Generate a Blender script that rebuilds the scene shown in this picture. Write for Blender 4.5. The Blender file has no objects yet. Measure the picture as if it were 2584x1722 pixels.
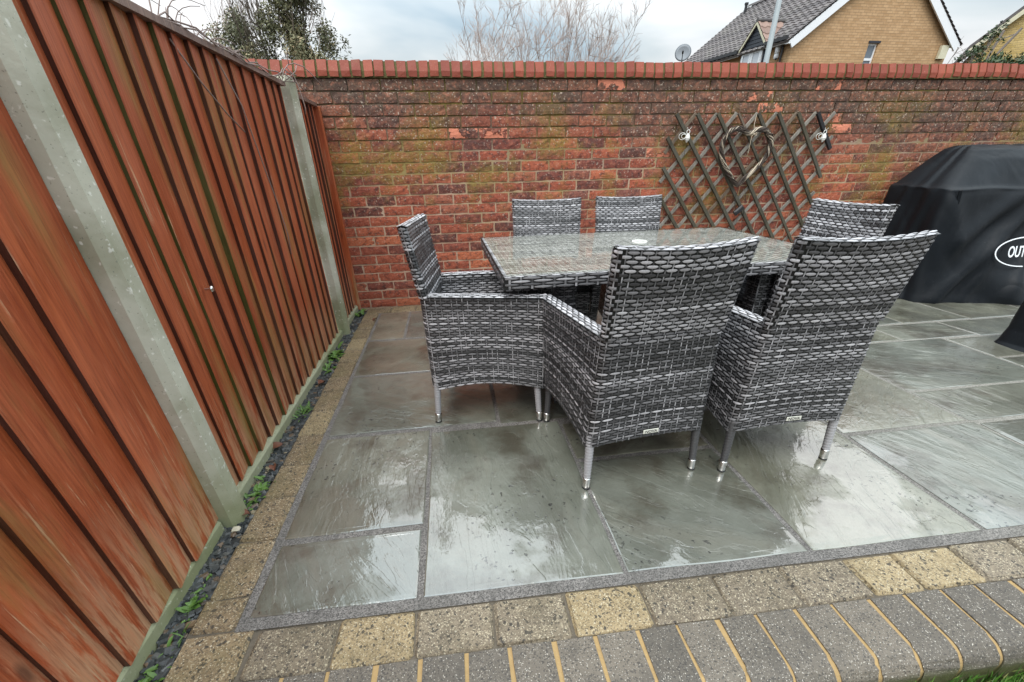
import bpy, math, random
import numpy as np
from mathutils import Matrix, Vector

random.seed(7)
RNG = np.random.default_rng(7)
SC = bpy.context.scene
COL = SC.collection
S = 0.037                      # the patio rises gently away from the brick wall


def gz(y):
    return -S * y


# ------------------------------------------------------------------ camera
CAM_POS = np.array([0.7598, -3.6676, 1.2367])
YAW, PITCH, ROLL, FPX = -0.1313, 0.5211, -0.0163, 1050.37


def cam_axes():
    cy, sy, cp, sp = math.cos(YAW), math.sin(YAW), math.cos(PITCH), math.sin(PITCH)
    fwd = np.array([-sy * cp, cy * cp, -sp])
    right = np.array([cy, sy, 0.0])
    up = np.cross(right, fwd)
    c, s = math.cos(ROLL), math.sin(ROLL)
    return c * right + s * up, -s * right + c * up, fwd


AX = cam_axes()
cam = bpy.data.cameras.new("camera")
cam.sensor_width = 36.0
cam.lens = 36.0 * FPX / 2584.0
cam.shift_y = 108.0 / 2584.0
cam.clip_start = 0.02
cam.clip_end = 2000.0
cam_o = bpy.data.objects.new("camera", cam)
COL.objects.link(cam_o)
M = Matrix.Identity(4)
for i in range(3):
    M[i][0], M[i][1], M[i][2], M[i][3] = AX[0][i], AX[1][i], -AX[2][i], CAM_POS[i]
cam_o.matrix_world = M
SC.camera = cam_o

# ------------------------------------------------------------------ world, sun, exposure
SUN_EL, SUN_AZ = math.radians(62), math.radians(205)
w = bpy.data.worlds.new("World")
SC.world = w
w.use_nodes = True
nt = w.node_tree
nt.nodes.clear()
out = nt.nodes.new("ShaderNodeOutputWorld")
bg = nt.nodes.new("ShaderNodeBackground")
sky = nt.nodes.new("ShaderNodeTexSky")
sky.sky_type = 'NISHITA'
sky.sun_disc = False
sky.sun_elevation = SUN_EL
sky.sun_rotation = SUN_AZ
tc = nt.nodes.new("ShaderNodeTexCoord")
sep = nt.nodes.new("ShaderNodeSeparateXYZ")
nt.links.new(tc.outputs["Generated"], sep.inputs[0])
zz = nt.nodes.new("ShaderNodeMath"); zz.operation = 'MAXIMUM'; zz.inputs[1].default_value = 0.0
nt.links.new(sep.outputs[2], zz.inputs[0])
zb = nt.nodes.new("ShaderNodeMath"); zb.operation = 'ADD'; zb.inputs[1].default_value = 0.22
nt.links.new(zz.outputs[0], zb.inputs[0])
dx = nt.nodes.new("ShaderNodeMath"); dx.operation = 'DIVIDE'
dy = nt.nodes.new("ShaderNodeMath"); dy.operation = 'DIVIDE'
nt.links.new(sep.outputs[0], dx.inputs[0]); nt.links.new(zb.outputs[0], dx.inputs[1])
nt.links.new(sep.outputs[1], dy.inputs[0]); nt.links.new(zb.outputs[0], dy.inputs[1])
cmb = nt.nodes.new("ShaderNodeCombineXYZ")
nt.links.new(dx.outputs[0], cmb.inputs[0]); nt.links.new(dy.outputs[0], cmb.inputs[1])
mp = nt.nodes.new("ShaderNodeMapping")
mp.inputs["Location"].default_value = (3.15, 1.4, 0.0)
nt.links.new(cmb.outputs[0], mp.inputs[0])
ns = nt.nodes.new("ShaderNodeTexNoise")
ns.inputs["Scale"].default_value = 0.62
ns.inputs["Detail"].default_value = 5.0
ns.inputs["Roughness"].default_value = 0.5
ns.inputs["Distortion"].default_value = 0.35
nt.links.new(mp.outputs[0], ns.inputs["Vector"])
rp = nt.nodes.new("ShaderNodeValToRGB")
rp.color_ramp.elements[0].position = 0.38
rp.color_ramp.elements[0].color = (0.43, 0.54, 0.615, 1)
rp.color_ramp.elements[1].position = 0.60
rp.color_ramp.elements[1].color = (1.0, 1.0, 1.0, 1)
e = rp.color_ramp.elements.new(0.5); e.color = (0.70, 0.76, 0.78, 1)
nt.links.new(ns.outputs["Fac"], rp.inputs[0])
sc_sky = nt.nodes.new("ShaderNodeVectorMath"); sc_sky.operation = 'SCALE'; sc_sky.inputs[3].default_value = 0.10
nt.links.new(sky.outputs[0], sc_sky.inputs[0])
mx = nt.nodes.new("ShaderNodeMix"); mx.data_type = 'RGBA'; mx.inputs[0].default_value = 0.88
nt.links.new(sc_sky.outputs[0], mx.inputs[6]); nt.links.new(rp.outputs[0], mx.inputs[7])
# an overcast sky is three times as bright overhead as at the horizon
ov = nt.nodes.new("ShaderNodeMath"); ov.operation = 'MULTIPLY_ADD'
ov.inputs[1].default_value = 1.85; ov.inputs[2].default_value = 0.27
nt.links.new(zz.outputs[0], ov.inputs[0])
ovs = nt.nodes.new("ShaderNodeVectorMath"); ovs.operation = 'SCALE'
nt.links.new(mx.outputs[2], ovs.inputs[0]); nt.links.new(ov.outputs[0], ovs.inputs[3])
nt.links.new(ovs.outputs[0], bg.inputs[0])
bg.inputs[1].default_value = 0.95
nt.links.new(bg.outputs[0], out.inputs[0])

sun = bpy.data.lights.new("sun", 'SUN')
sun.energy = 1.1
sun.angle = math.radians(35)
sun.color = (1.0, 0.97, 0.93)
sun_o = bpy.data.objects.new("sun", sun)
COL.objects.link(sun_o)
sd = Vector((math.sin(SUN_AZ) * math.cos(SUN_EL), math.cos(SUN_AZ) * math.cos(SUN_EL), math.sin(SUN_EL)))
sun_o.rotation_euler = sd.to_track_quat('Z', 'Y').to_euler()
sun_o.location = (0, -2, 8)

SC.render.engine = 'CYCLES'
SC.cycles.use_denoising = True
SC.cycles.max_bounces = 6
SC.cycles.transparent_max_bounces = 12
vs = SC.view_settings
vs.view_transform = 'Standard'
vs.look = 'None'
vs.exposure = 1.15
vs.gamma = 1.0
vs.use_curve_mapping = False


# ------------------------------------------------------------------ node helper
class NT:
    def __init__(self, name):
        self.m = bpy.data.materials.new(name)
        self.m.use_nodes = True
        self.t = self.m.node_tree
        self.t.nodes.clear()
        self.o = self.t.nodes.new("ShaderNodeOutputMaterial")
        self.p = self.t.nodes.new("ShaderNodeBsdfPrincipled")
        self.t.links.new(self.p.outputs[0], self.o.inputs[0])

    def n(self, typ, **kw):
        nd = self.t.nodes.new(typ)
        for k, v in kw.items():
            setattr(nd, k, v)
        return nd

    def put(self, sock, v):
        if isinstance(v, bpy.types.NodeSocket):
            self.t.links.new(v, sock)
        elif v is not None:
            if sock.type == 'RGBA' and hasattr(v, '__len__') and len(v) == 3:
                v = (*v, 1)
            sock.default_value = v

    def pos(self):
        return self.n("ShaderNodeNewGeometry").outputs["Position"]

    def obj(self):
        return self.n("ShaderNodeTexCoord").outputs["Object"]

    def rand(self):
        return self.n("ShaderNodeObjectInfo").outputs["Random"]

    def attr(self, name, out="Color"):
        return self.n("ShaderNodeAttribute", attribute_name=name).outputs[out]

    def sep(self, v):
        s = self.n("ShaderNodeSeparateXYZ"); self.put(s.inputs[0], v); return s.outputs

    def comb(self, x, y, z):
        s = self.n("ShaderNodeCombineXYZ")
        for i, q in enumerate((x, y, z)):
            self.put(s.inputs[i], q)
        return s.outputs[0]

    def vmul(self, v, b):
        s = self.n("ShaderNodeVectorMath", operation='MULTIPLY'); self.put(s.inputs[0], v); self.put(s.inputs[1], b); return s.outputs[0]

    def vadd(self, v, b):
        s = self.n("ShaderNodeVectorMath", operation='ADD'); self.put(s.inputs[0], v); self.put(s.inputs[1], b); return s.outputs[0]

    def math(self, op, a, b=None, c=None, clamp=False):
        s = self.n("ShaderNodeMath", operation=op, use_clamp=clamp)
        self.put(s.inputs[0], a)
        if b is not None: self.put(s.inputs[1], b)
        if c is not None: self.put(s.inputs[2], c)
        return s.outputs[0]

    def noise(self, v, scale, detail=4, rough=0.55, dist=0.0, out="Fac"):
        s = self.n("ShaderNodeTexNoise")
        self.put(s.inputs["Vector"], v)
        s.inputs["Scale"].default_value = scale
        s.inputs["Detail"].default_value = detail
        s.inputs["Roughness"].default_value = rough
        s.inputs["Distortion"].default_value = dist
        return s.outputs[out]

    def vor(self, v, scale, feature='F1', out="Distance", rnd=1.0):
        s = self.n("ShaderNodeTexVoronoi", feature=feature)
        self.put(s.inputs["Vector"], v)
        s.inputs["Scale"].default_value = scale
        s.inputs["Randomness"].default_value = rnd
        return s.outputs[out]

    def ramp(self, f, stops, interp='LINEAR'):
        s = self.n("ShaderNodeValToRGB")
        s.color_ramp.interpolation = interp
        els = s.color_ramp.elements
        while len(els) < len(stops):
            els.new(0.5)
        for e_, (p_, c_) in zip(els, stops):
            e_.position = p_
            e_.color = (c_, c_, c_, 1) if not hasattr(c_, '__len__') else (*c_, 1)
        self.put(s.inputs[0], f)
        return s.outputs[0]

    def mix(self, f, a, b, mode='MIX'):
        s = self.n("ShaderNodeMix", data_type='RGBA', blend_type=mode)
        self.put(s.inputs[0], f); self.put(s.inputs[6], a); self.put(s.inputs[7], b)
        return s.outputs[2]

    def map(self, v, a, b, c=0.0, d=1.0):
        s = self.n("ShaderNodeMapRange")
        self.put(s.inputs[0], v)
        for i, q in enumerate((a, b, c, d)):
            s.inputs[i + 1].default_value = q
        return s.outputs[0]

    def bump(self, h, strength=0.5, dist=0.01, normal=None):
        s = self.n("ShaderNodeBump")
        s.inputs["Strength"].default_value = strength
        s.inputs["Distance"].default_value = dist
        self.put(s.inputs["Height"], h)
        if normal is not None: self.put(s.inputs["Normal"], normal)
        return s.outputs[0]

    def done(self, col=None, rough=None, normal=None, spec=None, metal=None, coat=None, coat_rough=None, coat_ior=None):
        P = self.p.inputs
        self.put(P["Base Color"], col)
        self.put(P["Roughness"], rough)
        self.put(P["Normal"], normal)
        self.put(P["Specular IOR Level"], spec)
        self.put(P["Metallic"], metal)
        self.put(P["Coat Weight"], coat)
        self.put(P["Coat Roughness"], coat_rough)
        self.put(P["Coat IOR"], coat_ior)
        return self.m


MT = {}


def simple(name, col, rough=0.5, metal=0.0, spec=0.5, nscale=None, var=0.25, bump=0.0):
    t = NT(name)
    c = col
    nrm = None
    if nscale:
        f = t.noise(t.pos(), nscale, 5)
        c = t.mix(f, tuple(x * (1 - var) for x in col), tuple(min(1, x * (1 + var)) for x in col))
        if bump:
            nrm = t.bump(t.noise(t.pos(), nscale * 3, 4), bump, 0.004)
    MT[name] = t.done(c, rough, nrm, spec, metal)
    return MT[name]


# ---- brick
def make_brick(name, spall=False):
    t = NT(name)
    pos = t.pos()
    x, y, z = t.sep(pos)
    r = t.math('FRACT', t.math('ADD', t.rand(), t.attr("rnd", "Fac")))
    base = t.ramp(r, [(0, (0.115, 0.042, 0.032)), (0.22, (0.18, 0.052, 0.036)), (0.5, (0.29, 0.070, 0.038)),
                      (0.74, (0.37, 0.095, 0.048)), (0.9, (0.45, 0.13, 0.06)), (1.0, (0.20, 0.072, 0.052))])
    big = t.noise(pos, 1.3, 4)
    # upper courses carry dark damp grime and algae, thinning downwards with a ragged edge
    gr = t.math('ADD', t.math('MULTIPLY', z, 1.0), t.math('MULTIPLY', t.math('SUBTRACT', big, 0.5), 1.3))
    right = t.map(x, 2.5, 5.0, 0, 0.28)
    gr = t.math('ADD', gr, right)
    gm = t.map(gr, 1.10, 1.58, 0.0, 0.92)
    fine = t.noise(pos, 60, 4, 0.6)
    gm = t.math('MULTIPLY', gm, t.map(fine, 0.25, 0.6, 0.55, 1.0))
    grime = t.mix(t.noise(pos, 9, 3), (0.058, 0.041, 0.030), (0.150, 0.102, 0.068))
    c = t.mix(gm, base, grime)
    # blotches inside a brick
    bl = t.noise(t.vadd(pos, (3, 1, 7)), 26, 5, 0.68)
    c = t.mix(t.map(bl, 0.52, 0.62, 0, 0.72), c, (0.06, 0.032, 0.027))
    c = t.mix(t.map(bl, 0.47, 0.36, 0, 0.5), c, (0.46, 0.175, 0.105))
    # moss in a soft band
    md = t.noise(t.vadd(pos, (11.3, 0, 2.1)), 2.3, 5, 0.62)
    band = t.math('MULTIPLY', t.map(z, 0.55, 0.85), t.map(z, 1.62, 1.25))
    mm = t.math('MULTIPLY', t.map(md, 0.49, 0.61, 0, 0.80), band)
    mm = t.math('MULTIPLY', mm, t.map(t.noise(pos, 45, 3), 0.3, 0.6, 0.35, 1))
    c = t.mix(mm, c, (0.225, 0.165, 0.032))
    # lichen specks
    sp = t.map(t.noise(t.vadd(pos, (5, 5, 5)), 75, 2, 0.5), 0.62, 0.70)
    c = t.mix(t.math('MULTIPLY', sp, t.map(z, 0.4, 1.3, 0.35, 0.8)), c, (0.50, 0.41, 0.32))
    dk = t.map(t.noise(t.vadd(pos, (9, 2, 4)), 90, 3, 0.6), 0.58, 0.7, 0, 0.7)
    c = t.mix(dk, c, (0.06, 0.03, 0.025))
    h = t.math('ADD', t.noise(pos, 70, 5, 0.65), t.math('MULTIPLY', t.noise(pos, 22, 3), 0.7))
    if spall:
        ox = t.obj()
        m = t.map(t.noise(t.vadd(pos, (1.7, 8.1, 3.3)), 9, 4, 0.62), 0.49, 0.53)
        c = t.mix(m, c, t.mix(t.noise(pos, 50, 3), (0.50, 0.15, 0.085), (0.68, 0.26, 0.16)))
        h = t.math('SUBTRACT', h, t.math('MULTIPLY', m, 1.3))
    nrm = t.bump(h, 0.85, 0.006)
    MT[name] = t.done(c, t.map(fine, 0.2, 0.8, 0.6, 0.85), nrm, 0.35)


make_brick("brick")
make_brick("spalled_brick", True)

t = NT("mortar")
pos = t.pos(); x, y, z = t.sep(pos)
n1 = t.noise(pos, 3, 4)
c = t.mix(n1, (0.37, 0.235, 0.16), (0.52, 0.39, 0.285))
zt = t.math('ADD', z, t.math('MULTIPLY', t.math('SUBTRACT', n1, 0.5), 0.7))
c = t.mix(t.map(zt, 1.0, 1.5, 0, 0.82), c, (0.075, 0.06, 0.045))
c = t.mix(t.math('MULTIPLY', t.map(t.noise(t.vadd(pos, (11.3, 0, 2.1)), 2.3, 5, 0.62), 0.42, 0.6, 0, 0.8), t.map(z, 0.5, 0.8)), c, (0.24, 0.19, 0.045))
MT["mortar"] = t.done(c, 0.9, t.bump(t.noise(pos, 120, 4), 0.6, 0.004), 0.2)

t = NT("coping_brick")
pos = t.pos(); r = t.rand()
c = t.mix(r, (0.20, 0.040, 0.022), (0.31, 0.072, 0.038))
c = t.mix(t.map(t.noise(pos, 25, 4), 0.5, 0.75, 0, 0.5), c, (0.20, 0.055, 0.035))
c = t.mix(t.map(t.noise(pos, 7, 4), 0.62, 0.75, 0, 0.6), c, (0.19, 0.11, 0.05))
c = t.mix(t.map(t.noise(t.vadd(pos, (4, 2, 1)), 140, 2), 0.66, 0.74, 0, 0.5), c, (0.5, 0.35, 0.25))
MT["coping_brick"] = t.done(c, 0.62, t.bump(t.noise(pos, 60, 4), 0.35, 0.004), 0.4)

t = NT("coping_mortar")
pos = t.pos(); z = t.sep(pos)[2]
c = t.mix(t.noise(pos, 14, 4), (0.055, 0.05, 0.028), (0.17, 0.15, 0.055))
c = t.mix(t.map(z, 1.752, 1.762, 0, 0.8), c, (0.62, 0.56, 0.30))
MT["coping_mortar"] = t.done(c, 0.9, t.bump(t.noise(pos, 90, 4), 0.6, 0.005), 0.2)


# ---- stained timber fence
def make_timber(name, ca, cb, algae, worn):
    t = NT(name)
    pos = t.pos(); x, y, z = t.sep(pos)
    r = t.rand()
    v = t.vadd(t.vmul(pos, (30, 30, 1.4)), t.comb(t.math('MULTIPLY', r, 37.0), 0.0, t.math('MULTIPLY', r, 11.0)))
    g = t.noise(v, 0.9, 6, 0.6)
    g2 = t.noise(t.vmul(v, (3, 3, 1.6)), 1.6, 4, 0.6)
    big = t.noise(t.vadd(t.vmul(pos, (3, 3, 1.1)), t.comb(t.math('MULTIPLY', r, 23.0), 0.0, 0.0)), 1.3, 4, 0.55)
    c = t.mix(t.map(g, 0.3, 0.7), ca, cb)
    c = t.mix(t.map(r, 0, 1, 0.0, 0.45), c, tuple(q * 0.66 for q in ca))
    c = t.mix(t.map(big, 0.4, 0.68, 0, 0.5), c, tuple(min(1, q * 1.12 + .03) for q in cb))
    c = t.mix(t.map(g2, 0.52, 0.72, 0, 0.4), c, tuple(q * 0.5 for q in ca))
    zl = t.math('ADD', z, t.math('MULTIPLY', y, S))
    # bare, splashed timber low down, in ragged tongues
    tn = t.noise(t.vmul(v, (1.2, 1.2, 3.0)), 1.0, 6, 0.68)
    lo = t.math('MULTIPLY', t.map(zl, 0.42, 0.06, 0, 1), t.map(tn, 0.43, 0.53))
    # scratches where the stain has come off
    st = t.map(t.noise(t.vmul(v, (1.7, 1.7, 1.6)), 1.1, 7, 0.76), 0.575, 0.635, 0, worn)
    st = t.math('MULTIPLY', st, t.map(t.noise(t.vmul(pos, (5, 5, 1.2)), 1.5, 3), 0.40, 0.58))
    c = t.mix(t.math('MAXIMUM', t.math('MULTIPLY', lo, 0.85 * min(1, worn * 1.6)), st), c, t.mix(g2, (0.40, 0.215, 0.105), (0.62, 0.40, 0.245)))
    # yellow-green algae bloom
    al = t.noise(t.vadd(t.vmul(pos, (3.0, 4.5, 0.9)), (4.2, 0.7, 0.3)), 1.5, 5, 0.6)
    c = t.mix(t.math('MULTIPLY', t.map(al, 0.50, 0.68, 0, algae), t.map(g, 0.3, 0.62, 0.45, 1.0)), c, (0.25, 0.165, 0.048))
    fg = t.noise(t.vmul(pos, (160, 160, 9)), 1.0, 3, 0.6)
    c = t.mix(t.map(fg, 0.5, 0.66, 0, 0.35), c, tuple(q * 0.45 for q in ca))
    c = t.mix(t.map(fg, 0.46, 0.34, 0, 0.25), c, tuple(min(1, q * 1.25 + .02) for q in cb))
    kn = t.vor(t.vadd(t.vmul(pos, (7, 7, 2.4)), t.comb(t.math('MULTIPLY', r, 9.0), 0.0, 0.0)), 1.0)
    c = t.mix(t.map(kn, 0.10, 0.04, 0, 0.7), c, (0.075, 0.028, 0.016))
    nrm = t.bump(t.math('ADD', g, t.math('MULTIPLY', g2, 0.6)), 0.4, 0.006)
    MT[name] = t.done(c, t.map(big, 0.3, 0.7, 0.42, 0.62), nrm, 0.4)


make_timber("fence_timber", (0.270, 0.048, 0.014), (0.43, 0.102, 0.031), 0.8, 0.85)
make_timber("back_timber", (0.046, 0.013, 0.007), (0.082, 0.023, 0.011), 0.15, 0.05)
make_timber("green_timber", (0.045, 0.050, 0.010), (0.085, 0.085, 0.018), 0.2, 0.03)
make_timber("fence_cap", (0.12, 0.075, 0.06), (0.24, 0.15, 0.12), 0.3, 0.25)
make_timber("trellis_dark", (0.036, 0.032, 0.021), (0.085, 0.076, 0.052), 0.1, 0.04)
make_timber("trellis_pale", (0.11, 0.10, 0.08), (0.30, 0.27, 0.23), 0.05, 0.05)
make_timber("trellis_brown", (0.085, 0.060, 0.040), (0.17, 0.125, 0.085), 0.0, 0.05)

# ---- algae-stained concrete
t = NT("concrete")
pos = t.pos()
a = t.noise(pos, 5, 5, 0.6)
c = t.mix(a, (0.33, 0.32, 0.245), (0.60, 0.585, 0.475))
c = t.mix(t.map(t.noise(t.vadd(pos, (2, 7, 1)), 3.2, 5), 0.46, 0.64, 0, 0.75), c, (0.20, 0.20, 0.115))
c = t.mix(t.map(t.noise(pos, 150, 2), 0.66, 0.72, 0, 0.6), c, (0.12, 0.12, 0.10))
c = t.mix(t.map(t.noise(t.vadd(pos, (8, 1, 1)), 60, 2), 0.64, 0.72, 0, 0.7), c, (0.75, 0.74, 0.66))
zl = t.math('ADD', t.sep(pos)[2], t.math('MULTIPLY', t.sep(pos)[1], S))
c = t.mix(t.math('MULTIPLY', t.map(zl, 0.32, 0.0), 0.55), c, (0.20, 0.23, 0.09))
MT["concrete"] = t.done(c, 0.72, t.bump(t.noise(pos, 45, 5), 0.35, 0.005), 0.35)

# ---- wet riven sandstone
t = NT("sandstone")
pos = t.pos(); r = t.rand()
ang = t.n("ShaderNodeVectorRotate", rotation_type='Z_AXIS')
t.put(ang.inputs["Vector"], pos)
t.put(ang.inputs["Angle"], t.math('MULTIPLY', r, 6.28))
v = t.vadd(ang.outputs[0], t.comb(t.math('MULTIPLY', r, 31.0), t.math('MULTIPLY', r, 17.0), 0.0))
big = t.noise(v, 2.2, 5, 0.58)
riv = t.noise(t.vmul(v, (1.0, 3.2, 1.0)), 1.5, 6, 0.52, 1.1)
riv2 = t.noise(t.vmul(v, (2.0, 7.0, 1.0)), 1.6, 5, 0.55, 0.8)
c = t.ramp(big, [(0.25, (0.070, 0.068, 0.054)), (0.45, (0.118, 0.118, 0.099)), (0.6, (0.160, 0.160, 0.138)), (0.8, (0.105, 0.093, 0.068))])
tint = t.ramp(r, [(0, (0.94, 1.0, 0.97)), (0.35, (1.08, 1.05, 0.92)), (0.7, (0.95, 1.0, 0.97)), (0.86, (1.3, 1.26, 1.08)), (1, (0.84, 0.86, 0.80))])
c = t.mix(1.0, c, tint, 'MULTIPLY')
c = t.mix(t.map(riv, 0.55, 0.8, 0, 0.5), c, (0.19, 0.172, 0.128))
c = t.mix(t.map(t.noise(t.vadd(v, (2, 9, 0)), 3.4, 6, 0.66), 0.51, 0.66, 0, 0.75), c, (0.056, 0.045, 0.030))
pit = t.map(t.noise(t.vadd(v, (7, 3, 0)), 62, 2, 0.5), 0.64, 0.68)
pit = t.math('MULTIPLY', pit, t.map(t.noise(v, 4, 3), 0.5, 0.62))
c = t.mix(t.math('MULTIPLY', pit, 0.85), c, (0.02, 0.018, 0.015))
# riven bedding planes: steps along the contours of a warped field
lay = t.math('ADD', t.math('MULTIPLY', riv, 1.0), t.math('MULTIPLY', t.noise(v, 16, 4, 0.6), 0.06))
sn = t.math('MULTIPLY', lay, 9.0)
fr_ = t.math('FRACT', sn)
stp = t.math('ADD', t.math('FLOOR', sn), t.map(fr_, 0.0, 0.10))
edge_glint = t.math('MULTIPLY', t.map(fr_, 0.0, 0.03), t.map(fr_, 0.10, 0.04))
gate = t.map(t.noise(t.vadd(v, (4, 4, 0)), 2.6, 3), 0.42, 0.58)
c = t.mix(t.math('MULTIPLY', t.math('MULTIPLY', edge_glint, gate), 0.25), c, (0.26, 0.26, 0.23))  # wet highlights on the step edges, painted in as pale lines
h = t.math('ADD', t.math('MULTIPLY', stp, 0.12), t.math('MULTIPLY', riv2, 1.0))
h = t.math('ADD', h, t.math('MULTIPLY', t.noise(v, 34, 4, 0.6), 0.22))
h = t.math('SUBTRACT', h, t.math('MULTIPLY', pit, 0.3))
wet = t.noise(t.vadd(pos, (0.35, 0.2, 0)), 2.1, 6, 0.62)
pud = t.map(wet, 0.462, 0.508)
nrm = t.bump(h, 0.8, 0.010)
rip = t.math('ADD', t.math('MULTIPLY', t.noise(v, 13, 4, 0.6), 1.3), t.math('MULTIPLY', t.noise(v, 48, 3, 0.55), 0.45))
fine_n = t.bump(t.math('ADD', t.math('ADD', rip, t.math('MULTIPLY', stp, 0.10)), t.math('MULTIPLY', riv2, 0.8)), 0.14, 0.006)
rough = t.map(t.noise(v, 14, 4, 0.6), 0.25, 0.75, 0.26, 0.52)
pn = t.n("ShaderNodeMix", data_type='VECTOR')
t.put(pn.inputs[0], t.math('MULTIPLY', pud, 0.9)); t.put(pn.inputs[4], nrm); t.put(pn.inputs[5], fine_n)
t.put(t.p.inputs["Coat Normal"], pn.outputs[1])
MT["sandstone"] = t.done(c, rough, nrm, 0.5, 0.0, t.map(pud, 0, 1, 0.42, 1.0), t.map(pud, 0, 1, 0.17, 0.045), 2.15)

t = NT("joint")
pos = t.pos()
gr_ = t.sep(t.vor(pos, 330, out="Color"))[0]
c = t.mix(gr_, (0.060, 0.056, 0.052), (0.27, 0.25, 0.23))
c = t.mix(t.map(t.noise(pos, 11, 5, 0.65), 0.45, 0.7, 0, 0.6), c, (0.085, 0.08, 0.072))
far_ = t.map(t.sep(pos)[0], 2.2, 3.2, 0, 0.45)
c = t.mix(far_, c, t.mix(gr_, (0.20, 0.19, 0.15), (0.40, 0.38, 0.32)))
MT["joint"] = t.done(c, 0.55, t.bump(t.noise(pos, 190, 4, 0.7), 0.8, 0.006), 0.3)


def make_paver(name, ca, cb, moss):
    t = NT(name)
    pos = t.pos(); r = t.rand(); x, y, z = t.sep(pos)
    c = t.mix(r, ca, cb)
    c = t.mix(t.noise(pos, 30, 4), tuple(q * 0.68 for q in ca), c)
    v1 = t.vor(pos, 330, out="Color")
    sv = t.sep(v1)[0]
    c = t.mix(t.map(sv, 0.80, 0.88, 0, 0.7), c, (0.05, 0.04, 0.032))
    c = t.mix(t.map(sv, 0.16, 0.06, 0, 0.55), c, (0.60, 0.52, 0.36))
    pk = t.sep(t.vor(t.vadd(pos, (3, 3, 3)), 150, out="Color"))[1]
    c = t.mix(t.map(pk, 0.90, 0.94, 0, 0.85), c, (0.03, 0.026, 0.022))
    c = t.mix(t.map(t.noise(t.vadd(pos, (5, 5, 0)), 190, 2), 0.66, 0.72, 0, 0.8), c, (0.75, 0.68, 0.52))
    c = t.mix(t.math('MULTIPLY', t.map(t.noise(t.vadd(pos, (1, 6, 2)), 7, 4), 0.42, 0.66), moss), c, (0.12, 0.105, 0.03))
    dt = t.noise(t.vadd(pos, (7, 7, 0)), 12, 5, 0.65)
    c = t.mix(t.map(dt, 0.5, 0.72, 0, 0.5), c, tuple(q * 0.35 for q in ca))
    h = t.math('ADD', t.noise(pos, 130, 4, 0.65), t.math('MULTIPLY', sv, 0.5))
    MT[name] = t.done(c, t.map(dt, 0.3, 0.7, 0.5, 0.72), t.bump(h, 0.75, 0.005), 0.5)


make_paver("paver_brown", (0.235, 0.165, 0.090), (0.35, 0.255, 0.145), 0.35)
make_paver("paver_buff", (0.35, 0.262, 0.140), (0.43, 0.33, 0.185), 0.08)
make_paver("paver_grey", (0.20, 0.158, 0.108), (0.30, 0.242, 0.165), 0.12)

t = NT("bullnose_brick")
pos = t.pos(); x, y, z = t.sep(pos); r = t.rand()
c = t.mix(r, (0.095, 0.081, 0.064), (0.155, 0.130, 0.100))
sv = t.sep(t.vor(pos, 300, out="Color"))[0]
c = t.mix(t.map(sv, 0.8, 0.86, 0, 0.7), c, (0.03, 0.027, 0.024))
c = t.mix(t.map(t.noise(t.vadd(pos, (5, 5, 0)), 260, 2), 0.62, 0.70, 0, 0.8), c, (0.60, 0.56, 0.48))
c = t.mix(t.map(t.noise(pos, 18, 4), 0.5, 0.7, 0, 0.5), c, (0.06, 0.052, 0.042))
zl = t.math('ADD', z, t.math('MULTIPLY', t.math('SUBTRACT', t.noise(pos, 12, 4), 0.5), 0.04))
c = t.mix(t.map(zl, 0.085, 0.055, 0, 0.85), c, t.mix(t.noise(pos, 70, 3), (0.035, 0.038, 0.012), (0.10, 0.105, 0.03)))
MT["bullnose_brick"] = t.done(c, 0.6, t.bump(t.noise(pos, 140, 4, 0.65), 0.7, 0.004), 0.45)

t = NT("yellow_mortar")
pos = t.pos(); z = t.sep(pos)[2]
c = t.mix(t.noise(pos, 40, 4), (0.25, 0.165, 0.075), (0.42, 0.285, 0.125))
zl = t.math('ADD', z, t.math('MULTIPLY', t.math('SUBTRACT', t.noise(pos, 12, 4), 0.5), 0.04))
c = t.mix(t.map(zl, 0.085, 0.05, 0, 0.9), c, (0.06, 0.06, 0.02))
MT["yellow_mortar"] = t.done(c, 0.85, t.bump(t.noise(pos, 150, 4), 0.6, 0.004), 0.3)

# ---- rattan (each strand has its own dye; light is painted into arm and table tops)
t = NT("rattan")
ca = t.attr("Col")
pos = t.pos()
c = t.mix(t.map(t.noise(pos, 220, 3), 0.35, 0.65, 0, 0.22), ca, (0.02, 0.019, 0.02))
MT["rattan"] = t.done(c, 0.40, t.bump(t.noise(pos, 400, 2), 0.15, 0.001), 0.5)

simple("chrome_cap", (0.62, 0.60, 0.57), 0.22, 1.0, nscale=60)
simple("black_rubber", (0.012, 0.012, 0.012), 0.5)
simple("tag_plate", (0.62, 0.61, 0.53), 0.35, 0.2)
simple("tag_ink", (0.05, 0.05, 0.05), 0.5)

# ---- table glass: clear pane, mirror-like at grazing angles
t = NT("table_glass")
fr = t.n("ShaderNodeFresnel"); fr.inputs[0].default_value = 1.45
tr = t.n("ShaderNodeBsdfTransparent"); tr.inputs[0].default_value = (0.95, 0.955, 0.92, 1)
gl = t.n("ShaderNodeBsdfGlossy"); gl.inputs["Roughness"].default_value = 0.025
gl.inputs["Color"].default_value = (0.95, 0.97, 0.96, 1)
wv = t.noise(t.pos(), 18, 3, 0.55)
nb = t.bump(wv, 0.05, 0.01)
t.put(gl.inputs["Normal"], nb); t.put(fr.inputs["Normal"], nb)
ms = t.n("ShaderNodeMixShader")
front = t.math('SUBTRACT', 1.0, t.n("ShaderNodeNewGeometry").outputs["Backfacing"])   # the lower face of the pane adds no second mirror
t.t.links.new(t.math('MULTIPLY', fr.outputs[0], front), ms.inputs[0]); t.t.links.new(tr.outputs[0], ms.inputs[1]); t.t.links.new(gl.outputs[0], ms.inputs[2])
t.t.links.new(ms.outputs[0], t.o.inputs[0])
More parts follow.
